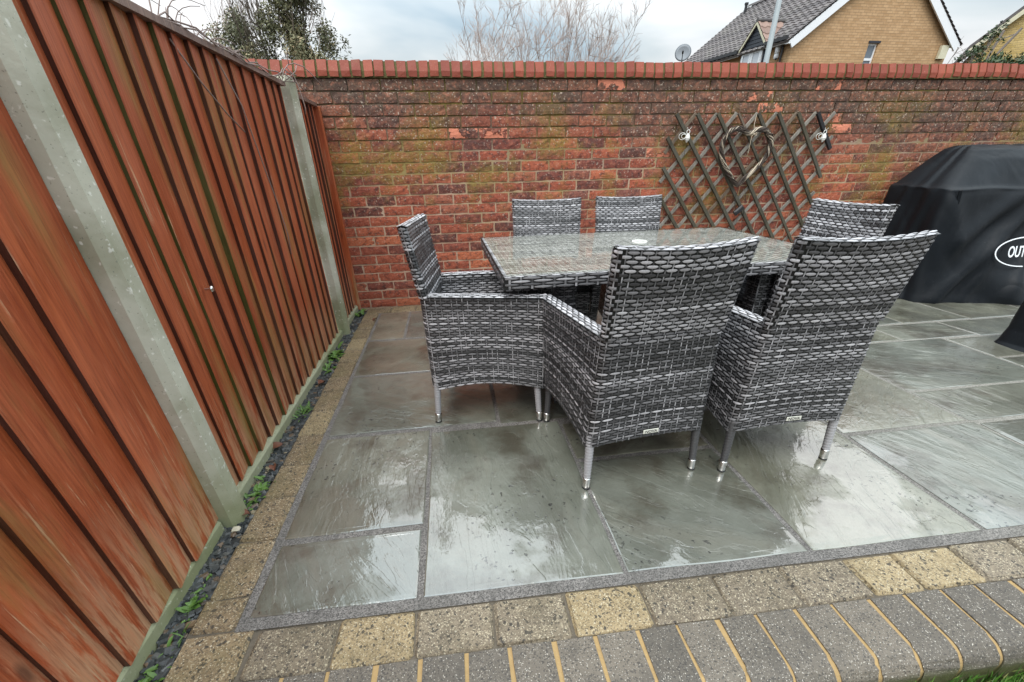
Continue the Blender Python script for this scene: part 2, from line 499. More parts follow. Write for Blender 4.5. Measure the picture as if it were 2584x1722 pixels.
t.t.nodes.remove(t.p)
MT["table_glass"] = t.m

# ---- BBQ cover
t = NT("cover_fabric")
pos = t.pos()
wr = t.noise(t.vmul(pos, (1.0, 1.0, 0.5)), 4.0, 3, 0.45, 0.4)
c = t.mix(t.noise(pos, 3, 3), (0.0060, 0.0075, 0.0095), (0.010, 0.012, 0.0145))
c = t.mix(t.map(t.noise(pos, 110, 2), 0.70, 0.74, 0, 0.4), c, (0.08, 0.085, 0.09))
MT["cover_fabric"] = t.done(c, t.map(wr, 0.3, 0.7, 0.40, 0.52), t.bump(t.math('ADD', wr, t.math('MULTIPLY', t.math('ABSOLUTE', t.math('SUBTRACT', t.noise(t.vadd(t.vmul(pos, (1.5, 1.5, .8)), t.comb(t.math('MULTIPLY', t.sep(pos)[2], .7), 0.0, 0.0)), 1.7, 2, 0.45, 0.8), 0.5)), 1.3)), 0.36, 0.04, t.bump(t.noise(pos, 700, 2), 0.08, 0.001)), 0.17)
simple("cover_print", (0.78, 0.79, 0.80), 0.5)

# ---- small stuff
t = NT("slate_chip")
pos = t.pos(); rc = t.attr("rnd", "Fac")
c = t.ramp(rc, [(0, (0.022, 0.024, 0.025)), (0.6, (0.055, 0.06, 0.06)), (0.86, (0.10, 0.10, 0.092)), (0.95, (0.12, 0.07, 0.035)), (1, (0.30, 0.25, 0.16))])
MT["slate_chip"] = t.done(c, 0.45, t.bump(t.noise(pos, 120, 3), 0.4, 0.003), 0.5)

t = NT("soil")
pos = t.pos()
c = t.mix(t.noise(pos, 25, 5, 0.65), (0.018, 0.015, 0.010), (0.055, 0.043, 0.026))
MT["soil"] = t.done(c, 0.9, t.bump(t.noise(pos, 40, 5), 0.8, 0.02), 0.2)

t = NT("grass_blade")
rc = t.attr("rnd", "Fac")
c = t.ramp(rc, [(0, (0.03, 0.085, 0.012)), (0.5, (0.065, 0.17, 0.022)), (0.85, (0.12, 0.26, 0.038)), (1, (0.28, 0.26, 0.10))])
MT["grass_blade"] = t.done(c, 0.45, None, 0.4)
t.p.inputs["Transmission Weight"].default_value = 0.0

simple("border_sand", (0.105, 0.086, 0.062), 0.85, nscale=70, var=0.5)
simple("weed_leaf", (0.085, 0.165, 0.028), 0.5, nscale=35, var=0.6)
simple("dead_leaf", (0.13, 0.045, 0.022), 0.6, nscale=60, var=0.4)
simple("pale_stone", (0.52, 0.47, 0.36), 0.6, nscale=60, var=0.2)
simple("vine_twig", (0.20, 0.145, 0.125), 0.7, nscale=60, var=0.35)
simple("wicker_dark", (0.055, 0.038, 0.028), 0.6, nscale=80, var=0.4)
simple("wicker_pale", (0.52, 0.44, 0.33), 0.6, nscale=80, var=0.3)
simple("white_enamel", (0.74, 0.73, 0.68), 0.4, nscale=70, var=0.15)
simple("black_plastic", (0.015, 0.015, 0.017), 0.4)
simple("galvanised", (0.42, 0.44, 0.45), 0.45, 0.6, nscale=8, var=0.15)
simple("upvc_white", (0.80, 0.81, 0.82), 0.35, nscale=4, var=0.05)
simple("window_glass", (0.12, 0.15, 0.18), 0.06, 0.0, 0.8)
simple("blind", (0.55, 0.57, 0.60), 0.5)
simple("dark_cladding", (0.020, 0.023, 0.032), 0.5, nscale=6, var=0.2)
simple("cream_trim", (0.62, 0.58, 0.42), 0.6, nscale=8, var=0.15)
simple("dark_gutter", (0.02, 0.02, 0.022), 0.4)
simple("dish_grey", (0.17, 0.185, 0.20), 0.5)
simple("lamp_steel", (0.50, 0.55, 0.56), 0.45, 0.3, nscale=5, var=0.12)
simple("bark_grey", (0.22, 0.185, 0.16), 0.8, nscale=20, var=0.35)
simple("bark_pink", (0.40, 0.315, 0.275), 0.75, nscale=9, var=0.35)  # pinkish tan bark, with backlit glare painted in as a paler tone
simple("tree_bark", (0.15, 0.12, 0.09), 0.8, nscale=20, var=0.35)


def make_foliage(name, stops, rough=0.5):
    t = NT(name)
    c = t.ramp(t.attr("rnd", "Fac"), stops)
    MT[name] = t.done(c, rough, None, 0.35)


make_foliage("eucalypt_leaf", [(0, (0.075, 0.08, 0.042)), (0.45, (0.17, 0.172, 0.095)), (0.8, (0.29, 0.265, 0.15)), (1, (0.42, 0.32, 0.19))])
make_foliage("hedge_leaf", [(0, (0.012, 0.030, 0.010)), (0.5, (0.035, 0.065, 0.020)), (1, (0.09, 0.125, 0.045))])


def make_housebrick(name, ca, cb, cm):
    t = NT(name)
    v = t.attr("bk", "Vector")
    b = t.n("ShaderNodeTexBrick")
    t.put(b.inputs["Vector"], v)
    b.inputs["Scale"].default_value = 1.0
    b.inputs["Brick Width"].default_value = 0.225
    b.inputs["Row Height"].default_value = 0.075
    b.inputs["Mortar Size"].default_value = 0.009
    b.inputs["Color1"].default_value = (*ca, 1)
    b.inputs["Color2"].default_value = (*cb, 1)
    b.inputs["Mortar"].default_value = (*cm, 1)
    b.inputs["Bias"].default_value = -0.1
    n_ = t.noise(t.pos(), 0.9, 5)
    c = t.mix(t.map(n_, 0.45, 0.7, 0, 0.3), b.outputs[0], tuple(q * 0.62 for q in ca))
    c = t.mix(t.map(t.noise(t.pos(), 9, 4), 0.5, 0.75, 0, 0.35), c, tuple(min(1, q * 1.25) for q in cb))
    MT[name] = t.done(c, 0.85, t.bump(t.math('SUBTRACT', 1.0, b.outputs[1]), 0.5, 0.01), 0.2)


make_housebrick("gable_brick", (0.45, 0.275, 0.140), (0.57, 0.37, 0.205), (0.36, 0.235, 0.13))
make_housebrick("yellow_brick", (0.50, 0.36, 0.13), (0.64, 0.48, 0.22), (0.40, 0.30, 0.15))
t = NT("roof_tile")
pos = t.pos(); r = t.attr("rnd", "Fac")
c = t.mix(r, (0.085, 0.076, 0.076), (0.17, 0.15, 0.145))
c = t.mix(t.map(t.noise(pos, 2.5, 5), 0.5, 0.7, 0, 0.4), c, (0.20, 0.19, 0.16))
MT["roof_tile"] = t.done(c, 0.75, None, 0.3)
t = NT("dormer_tile")
c = t.mix(t.attr("rnd", "Fac"), (0.20, 0.13, 0.105), (0.30, 0.20, 0.16))
MT["dormer_tile"] = t.done(c, 0.75, None, 0.3)


# ------------------------------------------------------------------ mesh helpers
class MB:
    """collects vertices and faces; build() links ONE mesh object"""
    def __init__(self):
        self.v, self.f, self.r, self.c, self.uvw = [], [], [], [], []
        self.smooth = False
        self.nv = 0

    def add(self, verts, faces, rnd=0.0, col=None, bk=None):
        o = self.nv
        verts = [tuple(map(float, q)) for q in verts]
        self.v += verts
        self.nv += len(verts)
        self.f += [tuple(i + o for i in q) for q in faces]
        self.r += [rnd] * len(verts)
        if col is not None:
            self.c += [col] * len(verts)
        if bk is not None:
            self.uvw += list(bk)
        return o

    def box(self, lo, hi, rnd=0.0, M=None, b=0.0):
        x0, y0, z0 = lo; x1, y1, z1 = hi
        if b <= 0:
            vs_ = [(x0, y0, z0), (x1, y0, z0), (x1, y1, z0), (x0, y1, z0), (x0, y0, z1), (x1, y0, z1), (x1, y1, z1), (x0, y1, z1)]
            fs = [(3, 2, 1, 0), (4, 5, 6, 7), (0, 1, 5, 4), (1, 2, 6, 5), (2, 3, 7, 6), (3, 0, 4, 7)]
        else:
            vs_, fs = bevel_box((x0, y0, z0), (x1, y1, z1), b)
        if M is not None:
            vs_ = [M @ Vector(q) for q in vs_]
        self.add(vs_, fs, rnd)

    def tube(self, pts, rad, n=6, rnd=0.0, cap=True, col=None):
        pts = [np.array(q, float) for q in pts]
        m = len(pts)
        if not hasattr(rad, '__len__'):
            rad = [rad] * m
        vs_, fs = [], []
        prev = None
        for i, q in enumerate(pts):
            d = pts[min(i + 1, m - 1)] - pts[max(i - 1, 0)]
            d = d / (np.linalg.norm(d) + 1e-12)
            a = prev if prev is not None else np.array([0.31, 0.57, 0.76])
            u = np.cross(d, a) if prev is None else prev - d * (prev @ d)
            if np.linalg.norm(u) < 1e-6:
                u = np.cross(d, np.array([1.0, 0.2, 0.0]))
            u /= np.linalg.norm(u)
            prev = u
            w_ = np.cross(d, u)
            for k in range(n):
                an = 2 * math.pi * k / n
                vs_.append(q + rad[i] * (math.cos(an) * u + math.sin(an) * w_))
        for i in range(m - 1):
            for k in range(n):
                k2 = (k + 1) % n
                fs.append((i * n + k, i * n + k2, (i + 1) * n + k2, (i + 1) * n + k))
        if cap:
            fs.append(tuple(range(n - 1, -1, -1)))
            fs.append(tuple((m - 1) * n + k for k in range(n)))
        self.add(vs_, fs, rnd, col)

    def lathe(self, prof, n=16, M=None, rnd=0.0):
        vs_, fs = [], []
        for (r_, z_) in prof:
            for k in range(n):
                a = 2 * math.pi * k / n
                vs_.append((r_ * math.cos(a), r_ * math.sin(a), z_))
        for i in range(len(prof) - 1):
            for k in range(n):
                k2 = (k + 1) % n
                fs.append((i * n + k, i * n + k2, (i + 1) * n + k2, (i + 1) * n + k))
        fs.append(tuple(range(n - 1, -1, -1)))
        fs.append(tuple((len(prof) - 1) * n + k for k in range(n)))
        if M is not None:
            vs_ = [M @ Vector(q) for q in vs_]
        self.add(vs_, fs, rnd)

    def prism(self, poly, axis, a, b, rnd=0.0):
        """poly: 2-D outline, extruded along axis (0 x, 1 y, 2 z) from a to b"""
        n = len(poly)
        vs_ = []
        for e_ in (a, b):
            for (p_, q_) in poly:
                vs_.append({0: (e_, p_, q_), 1: (p_, e_, q_), 2: (p_, q_, e_)}[axis])
        fs = [tuple(range(n - 1, -1, -1)), tuple(range(n, 2 * n))]
        for i in range(n):
            j = (i + 1) % n
            fs.append((i, j, n + j, n + i))
        self.add(vs_, fs, rnd)

    def mesh(self, name, mat, smooth=False):
        me = bpy.data.meshes.new(name)
        me.from_pydata(self.v, [], self.f)
        if any(self.r):
            a = me.attributes.new("rnd", 'FLOAT', 'POINT')
            a.data.foreach_set("value", np.array(self.r, np.float32))
        if self.c:
            a = me.attributes.new("Col", 'FLOAT_COLOR', 'POINT')
            a.data.foreach_set("color", np.array([(*q, 1) for q in self.c], np.float32).ravel())
        if self.uvw:
            a = me.attributes.new("bk", 'FLOAT_VECTOR', 'POINT')
            a.data.foreach_set("vector", np.array(self.uvw, np.float32).ravel())
        me.materials.append(MT[mat])
        if smooth:
            me.polygons.foreach_set("use_smooth", [True] * len(me.polygons))
        me.validate()
        fix_normals(me)
        return me

    def build(self, name, mat, parent=None, smooth=False, loc=None):
        return link(name, self.mesh(name, mat, smooth), parent, loc)


def fix_normals(me):
    import bmesh
    bm = bmesh.new()
    bm.from_mesh(me)
    bmesh.ops.recalc_face_normals(bm, faces=bm.faces)
    bm.to_mesh(me)
    bm.free()


def bevel_box(lo, hi, b, jit=0.0, rng=None):
    """box with chamfered edges, 24 vertices"""
    lo, hi = np.array(lo, float), np.array(hi, float)
    vs_, idx = [], {}
    for sx in (0, 1):
        for sy in (0, 1):
            for sz in (0, 1):
                for ax in range(3):
                    q = np.array([hi[0] if sx else lo[0], hi[1] if sy else lo[1], hi[2] if sz else lo[2]])
                    for k, s_ in enumerate((sx, sy, sz)):
                        if k != ax:
                            q[k] += -b if s_ else b
                    if jit and rng is not None:
                        q += rng.uniform(-jit, jit, 3)
                    idx[(sx, sy, sz, ax)] = len(vs_)
                    vs_.append(tuple(q))
    fs = []
    for ax in range(3):
        for s_ in (0, 1):
            o = [k for k in range(3) if k != ax]
            q = []
            for (a, c) in ((0, 0), (1, 0), (1, 1), (0, 1)):
                key = [0, 0, 0]; key[ax] = s_; key[o[0]] = a; key[o[1]] = c
                q.append(idx[(*key, ax)])
            fs.append(tuple(q))
    for ax in range(3):                     # edge strips parallel to ax
        o = [k for k in range(3) if k != ax]
        for a in (0, 1):
            for c in (0, 1):
                k0 = [0, 0, 0]; k1 = [0, 0, 0]
                k0[o[0]] = k1[o[0]] = a; k0[o[1]] = k1[o[1]] = c
                k0[ax] = 0; k1[ax] = 1
                fs.append((idx[(*k0, o[0])], idx[(*k0, o[1])], idx[(*k1, o[1])], idx[(*k1, o[0])]))
    for sx in (0, 1):
        for sy in (0, 1):
            for sz in (0, 1):
                fs.append(tuple(idx[(sx, sy, sz, k)] for k in range(3)))
    return vs_, fs


def link(name, data, parent=None, loc=None, rot=None):
    o = bpy.data.objects.new(name, data)
    COL.objects.link(o)
    if parent is not None:
        o.parent = parent
    if loc is not None:
        o.location = loc
    if rot is not None:
        o.rotation_euler = rot
    return o


def tag(o, label=None, cat=None, group=None, kind=None):
    if label: o["label"] = label
    if cat: o["category"] = cat
    if group: o["group"] = group
    if kind: o["kind"] = kind
    return o


def empty(name, loc=(0, 0, 0), rot=(0, 0, 0)):
    o = bpy.data.objects.new(name, None)
    o.empty_display_size = 0.1
    COL.objects.link(o)
    o.location = loc
    o.rotation_euler = rot
    return o


def project(P):
    d = np.array(P, float) - CAM_POS
    dep = d @ AX[2]
    return 1292 + FPX * (d @ AX[0]) / dep, 969 - FPX * (d @ AX[1]) / dep


def text_mesh(name, body, size, mat, extrude=0.0004, shear=0.0, xs=1.0):
    cu = bpy.data.curves.new(name, 'FONT')
    cu.body = body
    cu.size = size
    cu.extrude = extrude
    cu.offset = size * 0.012
    cu.align_x = 'CENTER'; cu.align_y = 'CENTER'
    cu.resolution_u = 3
    cu.shear = shear
    ob = bpy.data.objects.new(name + "_tmp", cu)
    COL.objects.link(ob)
    dg = bpy.context.evaluated_depsgraph_get()
    me = bpy.data.meshes.new_from_object(ob.evaluated_get(dg))
    bpy.data.objects.remove(ob)
    me.name = name
    if xs != 1.0:
        me.transform(Matrix.Diagonal((xs, 1, 1, 1)))
    me.materials.clear()
    me.materials.append(MT[mat])
    return me


# ================================================================== SETTING
# ground far and wide, below the patio
mb = MB()
mb.add([(-400, -400, -0.16), (400, -400, -0.16), (400, 400, -0.16), (-400, 400, -0.16)], [(0, 1, 2, 3)])
tag(mb.build("ground", "soil"), kind="structure")

# patio: jointing bed, then every slab and paver on it
mb = MB()
fy = lambda x: -2.8881 - 0.0197 * x          # front edge of the slabs
x0, x1 = -0.034, 7.5
bed = -0.0026
xj = 0.090
mb.add([(xj, fy(xj) - 0.038, gz(fy(xj) - 0.038) + bed), (x1, fy(x1) - 0.038, gz(fy(x1) - 0.038) + bed), (x1, -0.158, gz(-.158) + bed), (xj, -0.158, gz(-.158) + bed)], [(0, 1, 2, 3)])
patio = tag(mb.build("patio", "joint"), kind="structure")
mb = MB()          # darker sand under the block borders
mb.add([(x0, fy(x0) - 0.17, gz(fy(x0) - 0.17) - .007), (x1, fy(x1) - 0.17, gz(fy(x1) - 0.17) - .007), (x1, 0.0, -.007), (x0, 0.0, -.007)], [(0, 1, 2, 3)])
mb.build("border_bed", "border_sand", patio)


def slab_mesh(x0, x1, ya, yb, rng, ya1=None, grow=0.0025):
    """riven slab: uneven edges, dressed top, 30 mm thick (ya front, yb back)"""
    ya1 = ya if ya1 is None else ya1
    x0, x1, yb = x0 - grow, x1 + grow, yb + grow
    nx, ny = max(3, int((x1 - x0) / 0.075)), max(3, int(abs(yb - ya) / 0.075))
    ring = []
    for i in range(nx): ring.append((x0 + (x1 - x0) * i / nx, ya + (ya1 - ya) * i / nx, 0, -1))
    for i in range(ny): ring.append((x1, ya1 + (yb - ya1) * i / ny, 1, 0))
    for i in range(nx): ring.append((x1 - (x1 - x0) * i / nx, yb, 0, 1))
    for i in range(ny): ring.append((x0, yb + (ya - yb) * i / ny, -1, 0))
    cx, cy = (x0 + x1) / 2, (ya + yb) / 2
    n = len(ring)
    vs_ = []
    off = rng.uniform(-0.0035, 0.003, n)
    off = (off + np.roll(off, 1)) / 2
    lev = rng.uniform(-0.001, 0.002)
    for lvl, (inset, z) in enumerate(((0.0, -0.03), (0.0, -0.0022), (0.004, -0.0006), (0.013, 0.0))):
        for k, (px, py, ox, oy) in enumerate(ring):
            o = off[k] + inset
            qx = px - ox * o + (cx - px) * 0.02 * (inset > 0.01)
            qy = py - oy * o + (cy - py) * 0.02 * (inset > 0.01)
            # pull ring corners diagonally
            if (ox, oy) == (0, -1) and k == 0: qx += o
            if (ox, oy) == (1, 0) and abs(py - ya1) < 1e-6: qy += o
            if (ox, oy) == (0, 1) and abs(px - x1) < 1e-6: qx -= o
            if (ox, oy) == (-1, 0) and abs(py - yb) < 1e-6: qy -= o
            vs_.append((qx, qy, gz(qy) + z + lev + (rng.uniform(-0.0006, 0.0006) if lvl == 3 else 0)))
    fs = []
    for l in range(3):
        for k in range(n):
            k2 = (k + 1) % n
            fs.append((l * n + k, l * n + k2, (l + 1) * n + k2, (l + 1) * n + k))
    fs.append(tuple(3 * n + k for k in range(n)))
    m_ = MB(); m_.add(vs_, fs)
    return m_


SLABS = [
    (0.120, 0.570, None, -2.644), (0.120, 0.578, -2.616, -2.036), (0.596, 1.188, None, -2.058),
    (1.208, 1.792, None, -2.378), (1.208, 1.792, -2.352, -2.085), (1.816, 2.414, None, -2.09),
    (2.440, 3.086, None, -2.395), (2.440, 3.066, -2.366, -1.492), (3.108, 3.99, None, -2.405), (3.092, 3.985, -2.372, -2.104),
    (3.092, 3.99, -2.078, -1.486), (4.012, 4.61, -2.42, -1.822), (4.012, 4.61, -1.796, -1.51), (4.012, 4.9, None, -2.45),
    (4.634, 5.24, -2.42, -1.51), (4.925, 5.6, None, -2.45), (5.265, 5.9, -2.42, -1.8), (5.265, 5.9, -1.775, -1.2),
    (0.118, 0.898, -2.006, -1.40), (0.922, 1.50, -2.03, -1.41), (1.524, 2.414, -2.06, -1.47),
    (0.110, 0.70, -1.374, -0.815), (0.724, 1.60, -1.385, -0.82), (1.625, 2.2, -1.44, -0.83), (2.225, 2.415, -1.44, -0.83),
    (0.112, 0.342, -0.788, -0.166), (0.364, 0.95, -0.79, -0.172), (0.974, 1.56, -0.794, -0.172), (1.585, 2.44, -0.80, -0.172),
    (2.440, 3.066, -1.466, -0.875), (2.465, 3.066, -0.85, -0.172), (3.092, 3.712, -1.462, -1.206), (3.736, 4.292, -1.47, -1.206), (4.316, 4.9, -1.485, -1.212),
    (3.092, 3.42, -1.18, -0.60), (3.445, 4.03, -1.178, -0.60), (4.052, 4.602, -1.18, -0.60), (4.626, 5.24, -1.186, -0.6), (4.925, 5.24, -1.485, -1.212),
    (3.092, 3.9, -0.575, -0.172), (3.925, 4.8, -0.575, -0.172), (4.825, 5.9, -0.575, -0.172), (5.265, 5.9, -1.175, -0.6),
]
rs = np.random.default_rng(3)
for (a, b_, ya, yb) in SLABS:
    if ya is None:
        m_ = slab_mesh(a, b_, fy(a), yb, rs, fy(b_))
    else:
        m_ = slab_mesh(a, b_, ya, yb, rs)
    m_.build("slab", "sandstone", patio)

# block-paver borders: left, back and front
rp_ = np.random.default_rng(11)


def paver(cx, cy, sx, sy, rot, mat, drop=0.0):
    vs_, fs = bevel_box((-sx / 2, -sy / 2, -0.05), (sx / 2, sy / 2, 0.0), 0.008, 0.003, rp_)
    m_ = MB(); m_.add(vs_, fs)
    o = m_.build("paver", mat, patio)
    o.location = (cx, cy, gz(cy) + 0.002 - drop)
    o.rotation_euler = (-math.atan(S), rp_.uniform(-0.008, 0.008), rot)


# left border courses measured off the photograph (front to back)
ys = [-3.062, -2.920, -2.815, -2.605, -2.393, -2.197, -1.98, -1.76, -1.552, -1.366, -1.155, -0.95, -0.745, -0.535, -0.33, -0.165]
for k, (a, b_) in enumerate(zip(ys[:-1], ys[1:])):
    paver((0.028 if k else 0.058) + rp_.uniform(-0.003, 0.003), (a + b_) / 2, 0.118 if k else 0.176, b_ - a - 0.003 - rp_.uniform(0, .003), rp_.uniform(-0.01, 0.01),
          "paver_buff" if k in (6, 11) else "paver_brown")
x = 0.155
k = 0
xs_front = [0.155, 0.366, 0.575, 0.788, 0.995, 1.217, 1.44, 1.655, 1.872, 2.03, 2.235, 2.45, 2.66, 2.87, 3.08, 3.29, 3.5, 3.71]
for k, (a, b_) in enumerate(zip(xs_front[:-1], xs_front[1:])):
    cx = (a + b_) / 2
    yf_, yb_ = fy(cx) - 0.168, fy(cx) - 0.040
    paver(cx, (yf_ + yb_) / 2, b_ - a - 0.002 - rp_.uniform(0, .003), yb_ - yf_, -0.0197 + rp_.uniform(-0.006, 0.006), "paver_buff" if k in (1, 4, 8, 9, 13) else "paver_grey")
x = -0.03
while x < 5.6:
    paver(x + 0.105, -0.081, 0.205, 0.150, rp_.uniform(-0.006, 0.006), "paver_brown")
    x += 0.211

# bullnose edging of the raised patio
edge = empty("patio_edging", (1.5, fy(1.5) - 0.17, gz(-3.1)))
tag(edge, "low grey bullnose brick edging with yellow mortar joints along the front of the patio", "edging")


def bull_profile(grow=0.0):
    r, ytop, yfront = 0.058, 0.0, -0.178
    pts = [(0.0, -0.30), (0.0, 0.0 + grow)]
    for k in range(9):
        a = math.pi / 2 * k / 8
        pts.append((yfront + r - r * math.sin(a) - grow * math.sin(a), -r + r * math.cos(a) + grow * math.cos(a)))
    pts.append((yfront - grow, -0.30))
    return pts


mb = MB()
mb.prism(bull_profile(-0.0022), 0, -0.2, 5.0)
bl_rot = Matrix.Rotation(-0.0197, 4, 'Z')
base_y = fy(0) - 0.1735
inv = edge.matrix_basis.inverted()


def edge_place(o, dx=0.0):
    o.parent = edge
    y_ = base_y - 0.0197 * dx
    o.matrix_parent_inverse = Matrix.Translation(-Vector(edge.location))
    o.location = (dx, y_, gz(y_) + 0.001)
    o.rotation_euler = (-0.010, 0, -0.0197)


o = mb.build("mortar", "yellow_mortar"); edge_place(o)
bull_meshes = []
for k in range(4):
    mb = MB(); mb.prism(bull_profile(0.0), 0, -0.0505, 0.0505)
    rj = np.random.default_rng(k)
    mb.v = [(q[0] + rj.uniform(-0.0032, 0.0032), q[1] + rj.uniform(-0.0016, 0.0016), q[2] + rj.uniform(-0.0014, 0.0014)) for q in mb.v]
    bull_meshes.append(mb.mesh("brick", "bullnose_brick"))
i = 0
x = 0.7099 - 0.1125 * 7
while x < 4.0:
    o = link("brick", bull_meshes[i % 4]); edge_place(o, x + 0.05625 + random.uniform(-0.0015, 0.0015))
    o.location.z += random.uniform(-0.001, 0.0015)
    x += 0.1125; i += 1

# lawn at the foot of the edging
mb = MB()
rg = np.random.default_rng(21)
for _ in range(16000):
    gx, gy = rg.uniform(1.45, 3.1), -3.33 + rg.uniform(-0.5, 0.07)
    gy -= 0.0197 * (gx - 1.5)
    hgt, an, ln = rg.uniform(0.035, 0.10), rg.uniform(0, 6.28), rg.uniform(0.0, 0.05)
    wd = rg.uniform(0.0012, 0.0026)
    px, py = math.cos(an) * wd, math.sin(an) * wd
    lx, ly = -math.sin(an) * ln, math.cos(an) * ln
    z0_ = -0.02
    mb.add([(gx - px, gy - py, z0_), (gx + px, gy + py, z0_), (gx + px * .7 + lx * .4, gy + py * .7 + ly * .4, z0_ + hgt * .6), (gx - px * .7 + lx * .4, gy - py * .7 + ly * .4, z0_ + hgt * .6), (gx + lx, gy + ly, z0_ + hgt)],
           [(0, 1, 2, 3), (3, 2, 4)], rg.uniform(0.02, 1) ** 1.2)
tag(mb.build("grass", "grass_blade"), "short green lawn grass below the patio edging", "grass", kind="stuff")
mb = MB()
mb.add([(-6, -9, -0.025), (9, -9, -0.025), (9, -3.26, -0.025), (-6, -3.12, -0.025)], [(0, 1, 2, 3)])
tag(mb.build("lawn", "soil"), kind="structure")

# slate chippings in the gutter strip by the fence
mb = MB()
rg = np.random.default_rng(5)
mb.add([(-0.16, -4.5, gz(-4.5) - 0.03), (-0.03, -4.5, gz(-4.5) - 0.03), (-0.03, 0, -0.03), (-0.16, 0, -0.03)], [(0, 1, 2, 3)], 0.01)
for _ in range(5200):
    cx, cy = rg.uniform(-0.112, -0.036), -rg.uniform(0.02, 3.25)
    s_ = rg.uniform(0.004, 0.0125)
    vs_, fs = bevel_box((-s_ * rg.uniform(.7, 1.5), -s_ * rg.uniform(.6, 1.2), -s_ * .45), (s_ * rg.uniform(.7, 1.3), s_ * rg.uniform(.6, 1.2), s_ * .45), s_ * .25, s_ * .22, rg)
    R_ = Matrix.Rotation(rg.uniform(0, 6.28), 3, 'Z') @ Matrix.Rotation(rg.uniform(-.5, .5), 3, 'X')
    dz = gz(cy) + rg.uniform(-0.026, -0.004)
    mb.add([(lambda q: (q[0] + cx, q[1] + cy, q[2] + dz))(R_ @ Vector(q)) for q in vs_], fs, rg.uniform(0.01, 1))
tag(mb.build("slate_chippings", "slate_chip"), "dark wet slate chippings in the strip along the fence foot", "chippings", kind="stuff")

# ================================================================== BRICK WALL
Z0 = 1.5787
wall = empty("brick_wall", (2.3, 0.1, 0.0))
tag(wall, "weathered red brick garden wall with brick-on-edge coping behind the table", "wall")
WINV = Matrix.Translation((-2.3, -0.1, 0.0))


def wpart(o):
    o.parent = wall
    o.matrix_parent_inverse = WINV
    return o


mb = MB()
mb.box((-1.6, 0.006, -0.15), (7.6, 0.20, 1.24))
mb.box((-1.6, 0.015, 1.24), (7.6, 0.20, 1.656))
wpart(mb.build("mortar", "mortar"))


def brick_mesh(rng, L=0.214, H=0.064):
    """front face gridded and ragged, chamfered arrises"""
    nx, nz = 5, 3
    vs_, fs = [], []
    for j in range(nz + 1):
        for i in range(nx + 1):
            x_, z_ = -L / 2 + L * i / nx, -H / 2 + H * j / nz
            ed = i in (0, nx) or j in (0, nz)
            jx, jz = rng.uniform(-0.0022, 0.0022, 2) if ed else (0, 0)
            y_ = rng.uniform(-0.0015, 0.0015) + (0.0025 if ed else 0)
            vs_.append((x_ + jx, y_, z_ + jz))
    for j in range(nz):
        for i in range(nx):
            a = j * (nx + 1) + i
            fs.append((a, a + 1, a + nx + 2, a + nx + 1))
    rim = [i for i in range(nx + 1)] + [j * (nx + 1) + nx for j in range(1, nz + 1)] + [nz * (nx + 1) + i for i in range(nx - 1, -1, -1)] + [j * (nx + 1) for j in range(nz - 1, 0, -1)]
    o = len(vs_)
    for k in rim:
        vs_.append((vs_[k][0], 0.05, vs_[k][2]))
    n = len(rim)
    for k in range(n):
        k2 = (k + 1) % n
        fs.append((rim[k], o + k, o + k2, rim[k2]))
    return vs_, fs


rb = np.random.default_rng(17)
VAR = [brick_mesh(rb) for _ in range(6)]
VARM = []
for v_, f_ in VAR:
    m_ = MB(); m_.add(v_, f_); VARM.append(m_.mesh("brick", "brick"))
SPM = []
for v_, f_ in VAR[:3]:
    m_ = MB(); m_.add(v_, f_); SPM.append(m_.mesh("brick", "spalled_brick"))
cells = []
for row in range(22):
    zc = Z0 + 0.0375 - 0.075 * row
    offx = 0.0 if row % 2 == 1 else -0.1125 + 0.005
    offx += rb.uniform(-0.008, 0.008)
    i = -7
    while True:
        xc = offx + 0.225 * i + 0.1125 + rb.uniform(-0.0025, 0.0025)
        i += 1
        if xc > 7.4: break
        zj = zc - 0.0 + rb.uniform(-0.0015, 0.0015)
        px, py = project((xc, 0, zj))
        d = np.linalg.norm(np.array((xc, 0, zj)) - CAM_POS)
        seen = xc > -0.12 and px < 2600 and not (zc < 0.60 and xc > 0.85) and not (zc < 0.92 and xc > 4.6)
        cells.append((seen, -d, xc, zj))
cells.sort(key=lambda q: (not q[0], -q[1]))
SPALL = [(1.98, 1.61), (3.28, 1.54), (3.33, 1.46), (3.85, 1.61), (4.75, 1.61), (5.0, 1.61), (5.25, 1.61), (4.62, 1.54), (4.8, 1.54), (4.0, 1.31),
         (4.25, 1.31), (4.15, 1.24), (4.95, 1.46), (4.55, 1.39), (5.6, 1.46), (4.9, 1.39), (2.5, 1.16), (1.1, 1.31), (0.85, 1.31), (3.9, 1.38)]
rest = MB()
for k, (seen, nd, xc, zc) in enumerate(cells):
    sp = any(abs(xc - a) < 0.1125 and abs(zc - b_) < 0.0375 for a, b_ in SPALL)
    yj = rb.uniform(-0.002, 0.003) + (0.002 if zc > 1.2 else 0)
    if k < 300 and seen:
        o = link("brick", (SPM[k % 3] if sp else VARM[k % 6]), None)
        wpart(o)
        o.location = (xc, yj, zc)
        o.rotation_euler = (rb.uniform(-0.012, 0.012), rb.uniform(-0.006, 0.006), rb.uniform(-0.008, 0.008) + (math.pi if False else 0))
    else:
        v_, f_ = VAR[k % 6]
        rest.add([(q[0] + xc, q[1] + yj, q[2] + zc) for q in v_], f_, rb.uniform(0.01, 1))
tag(wpart(rest.build("brickwork", "brick")), kind="stuff")

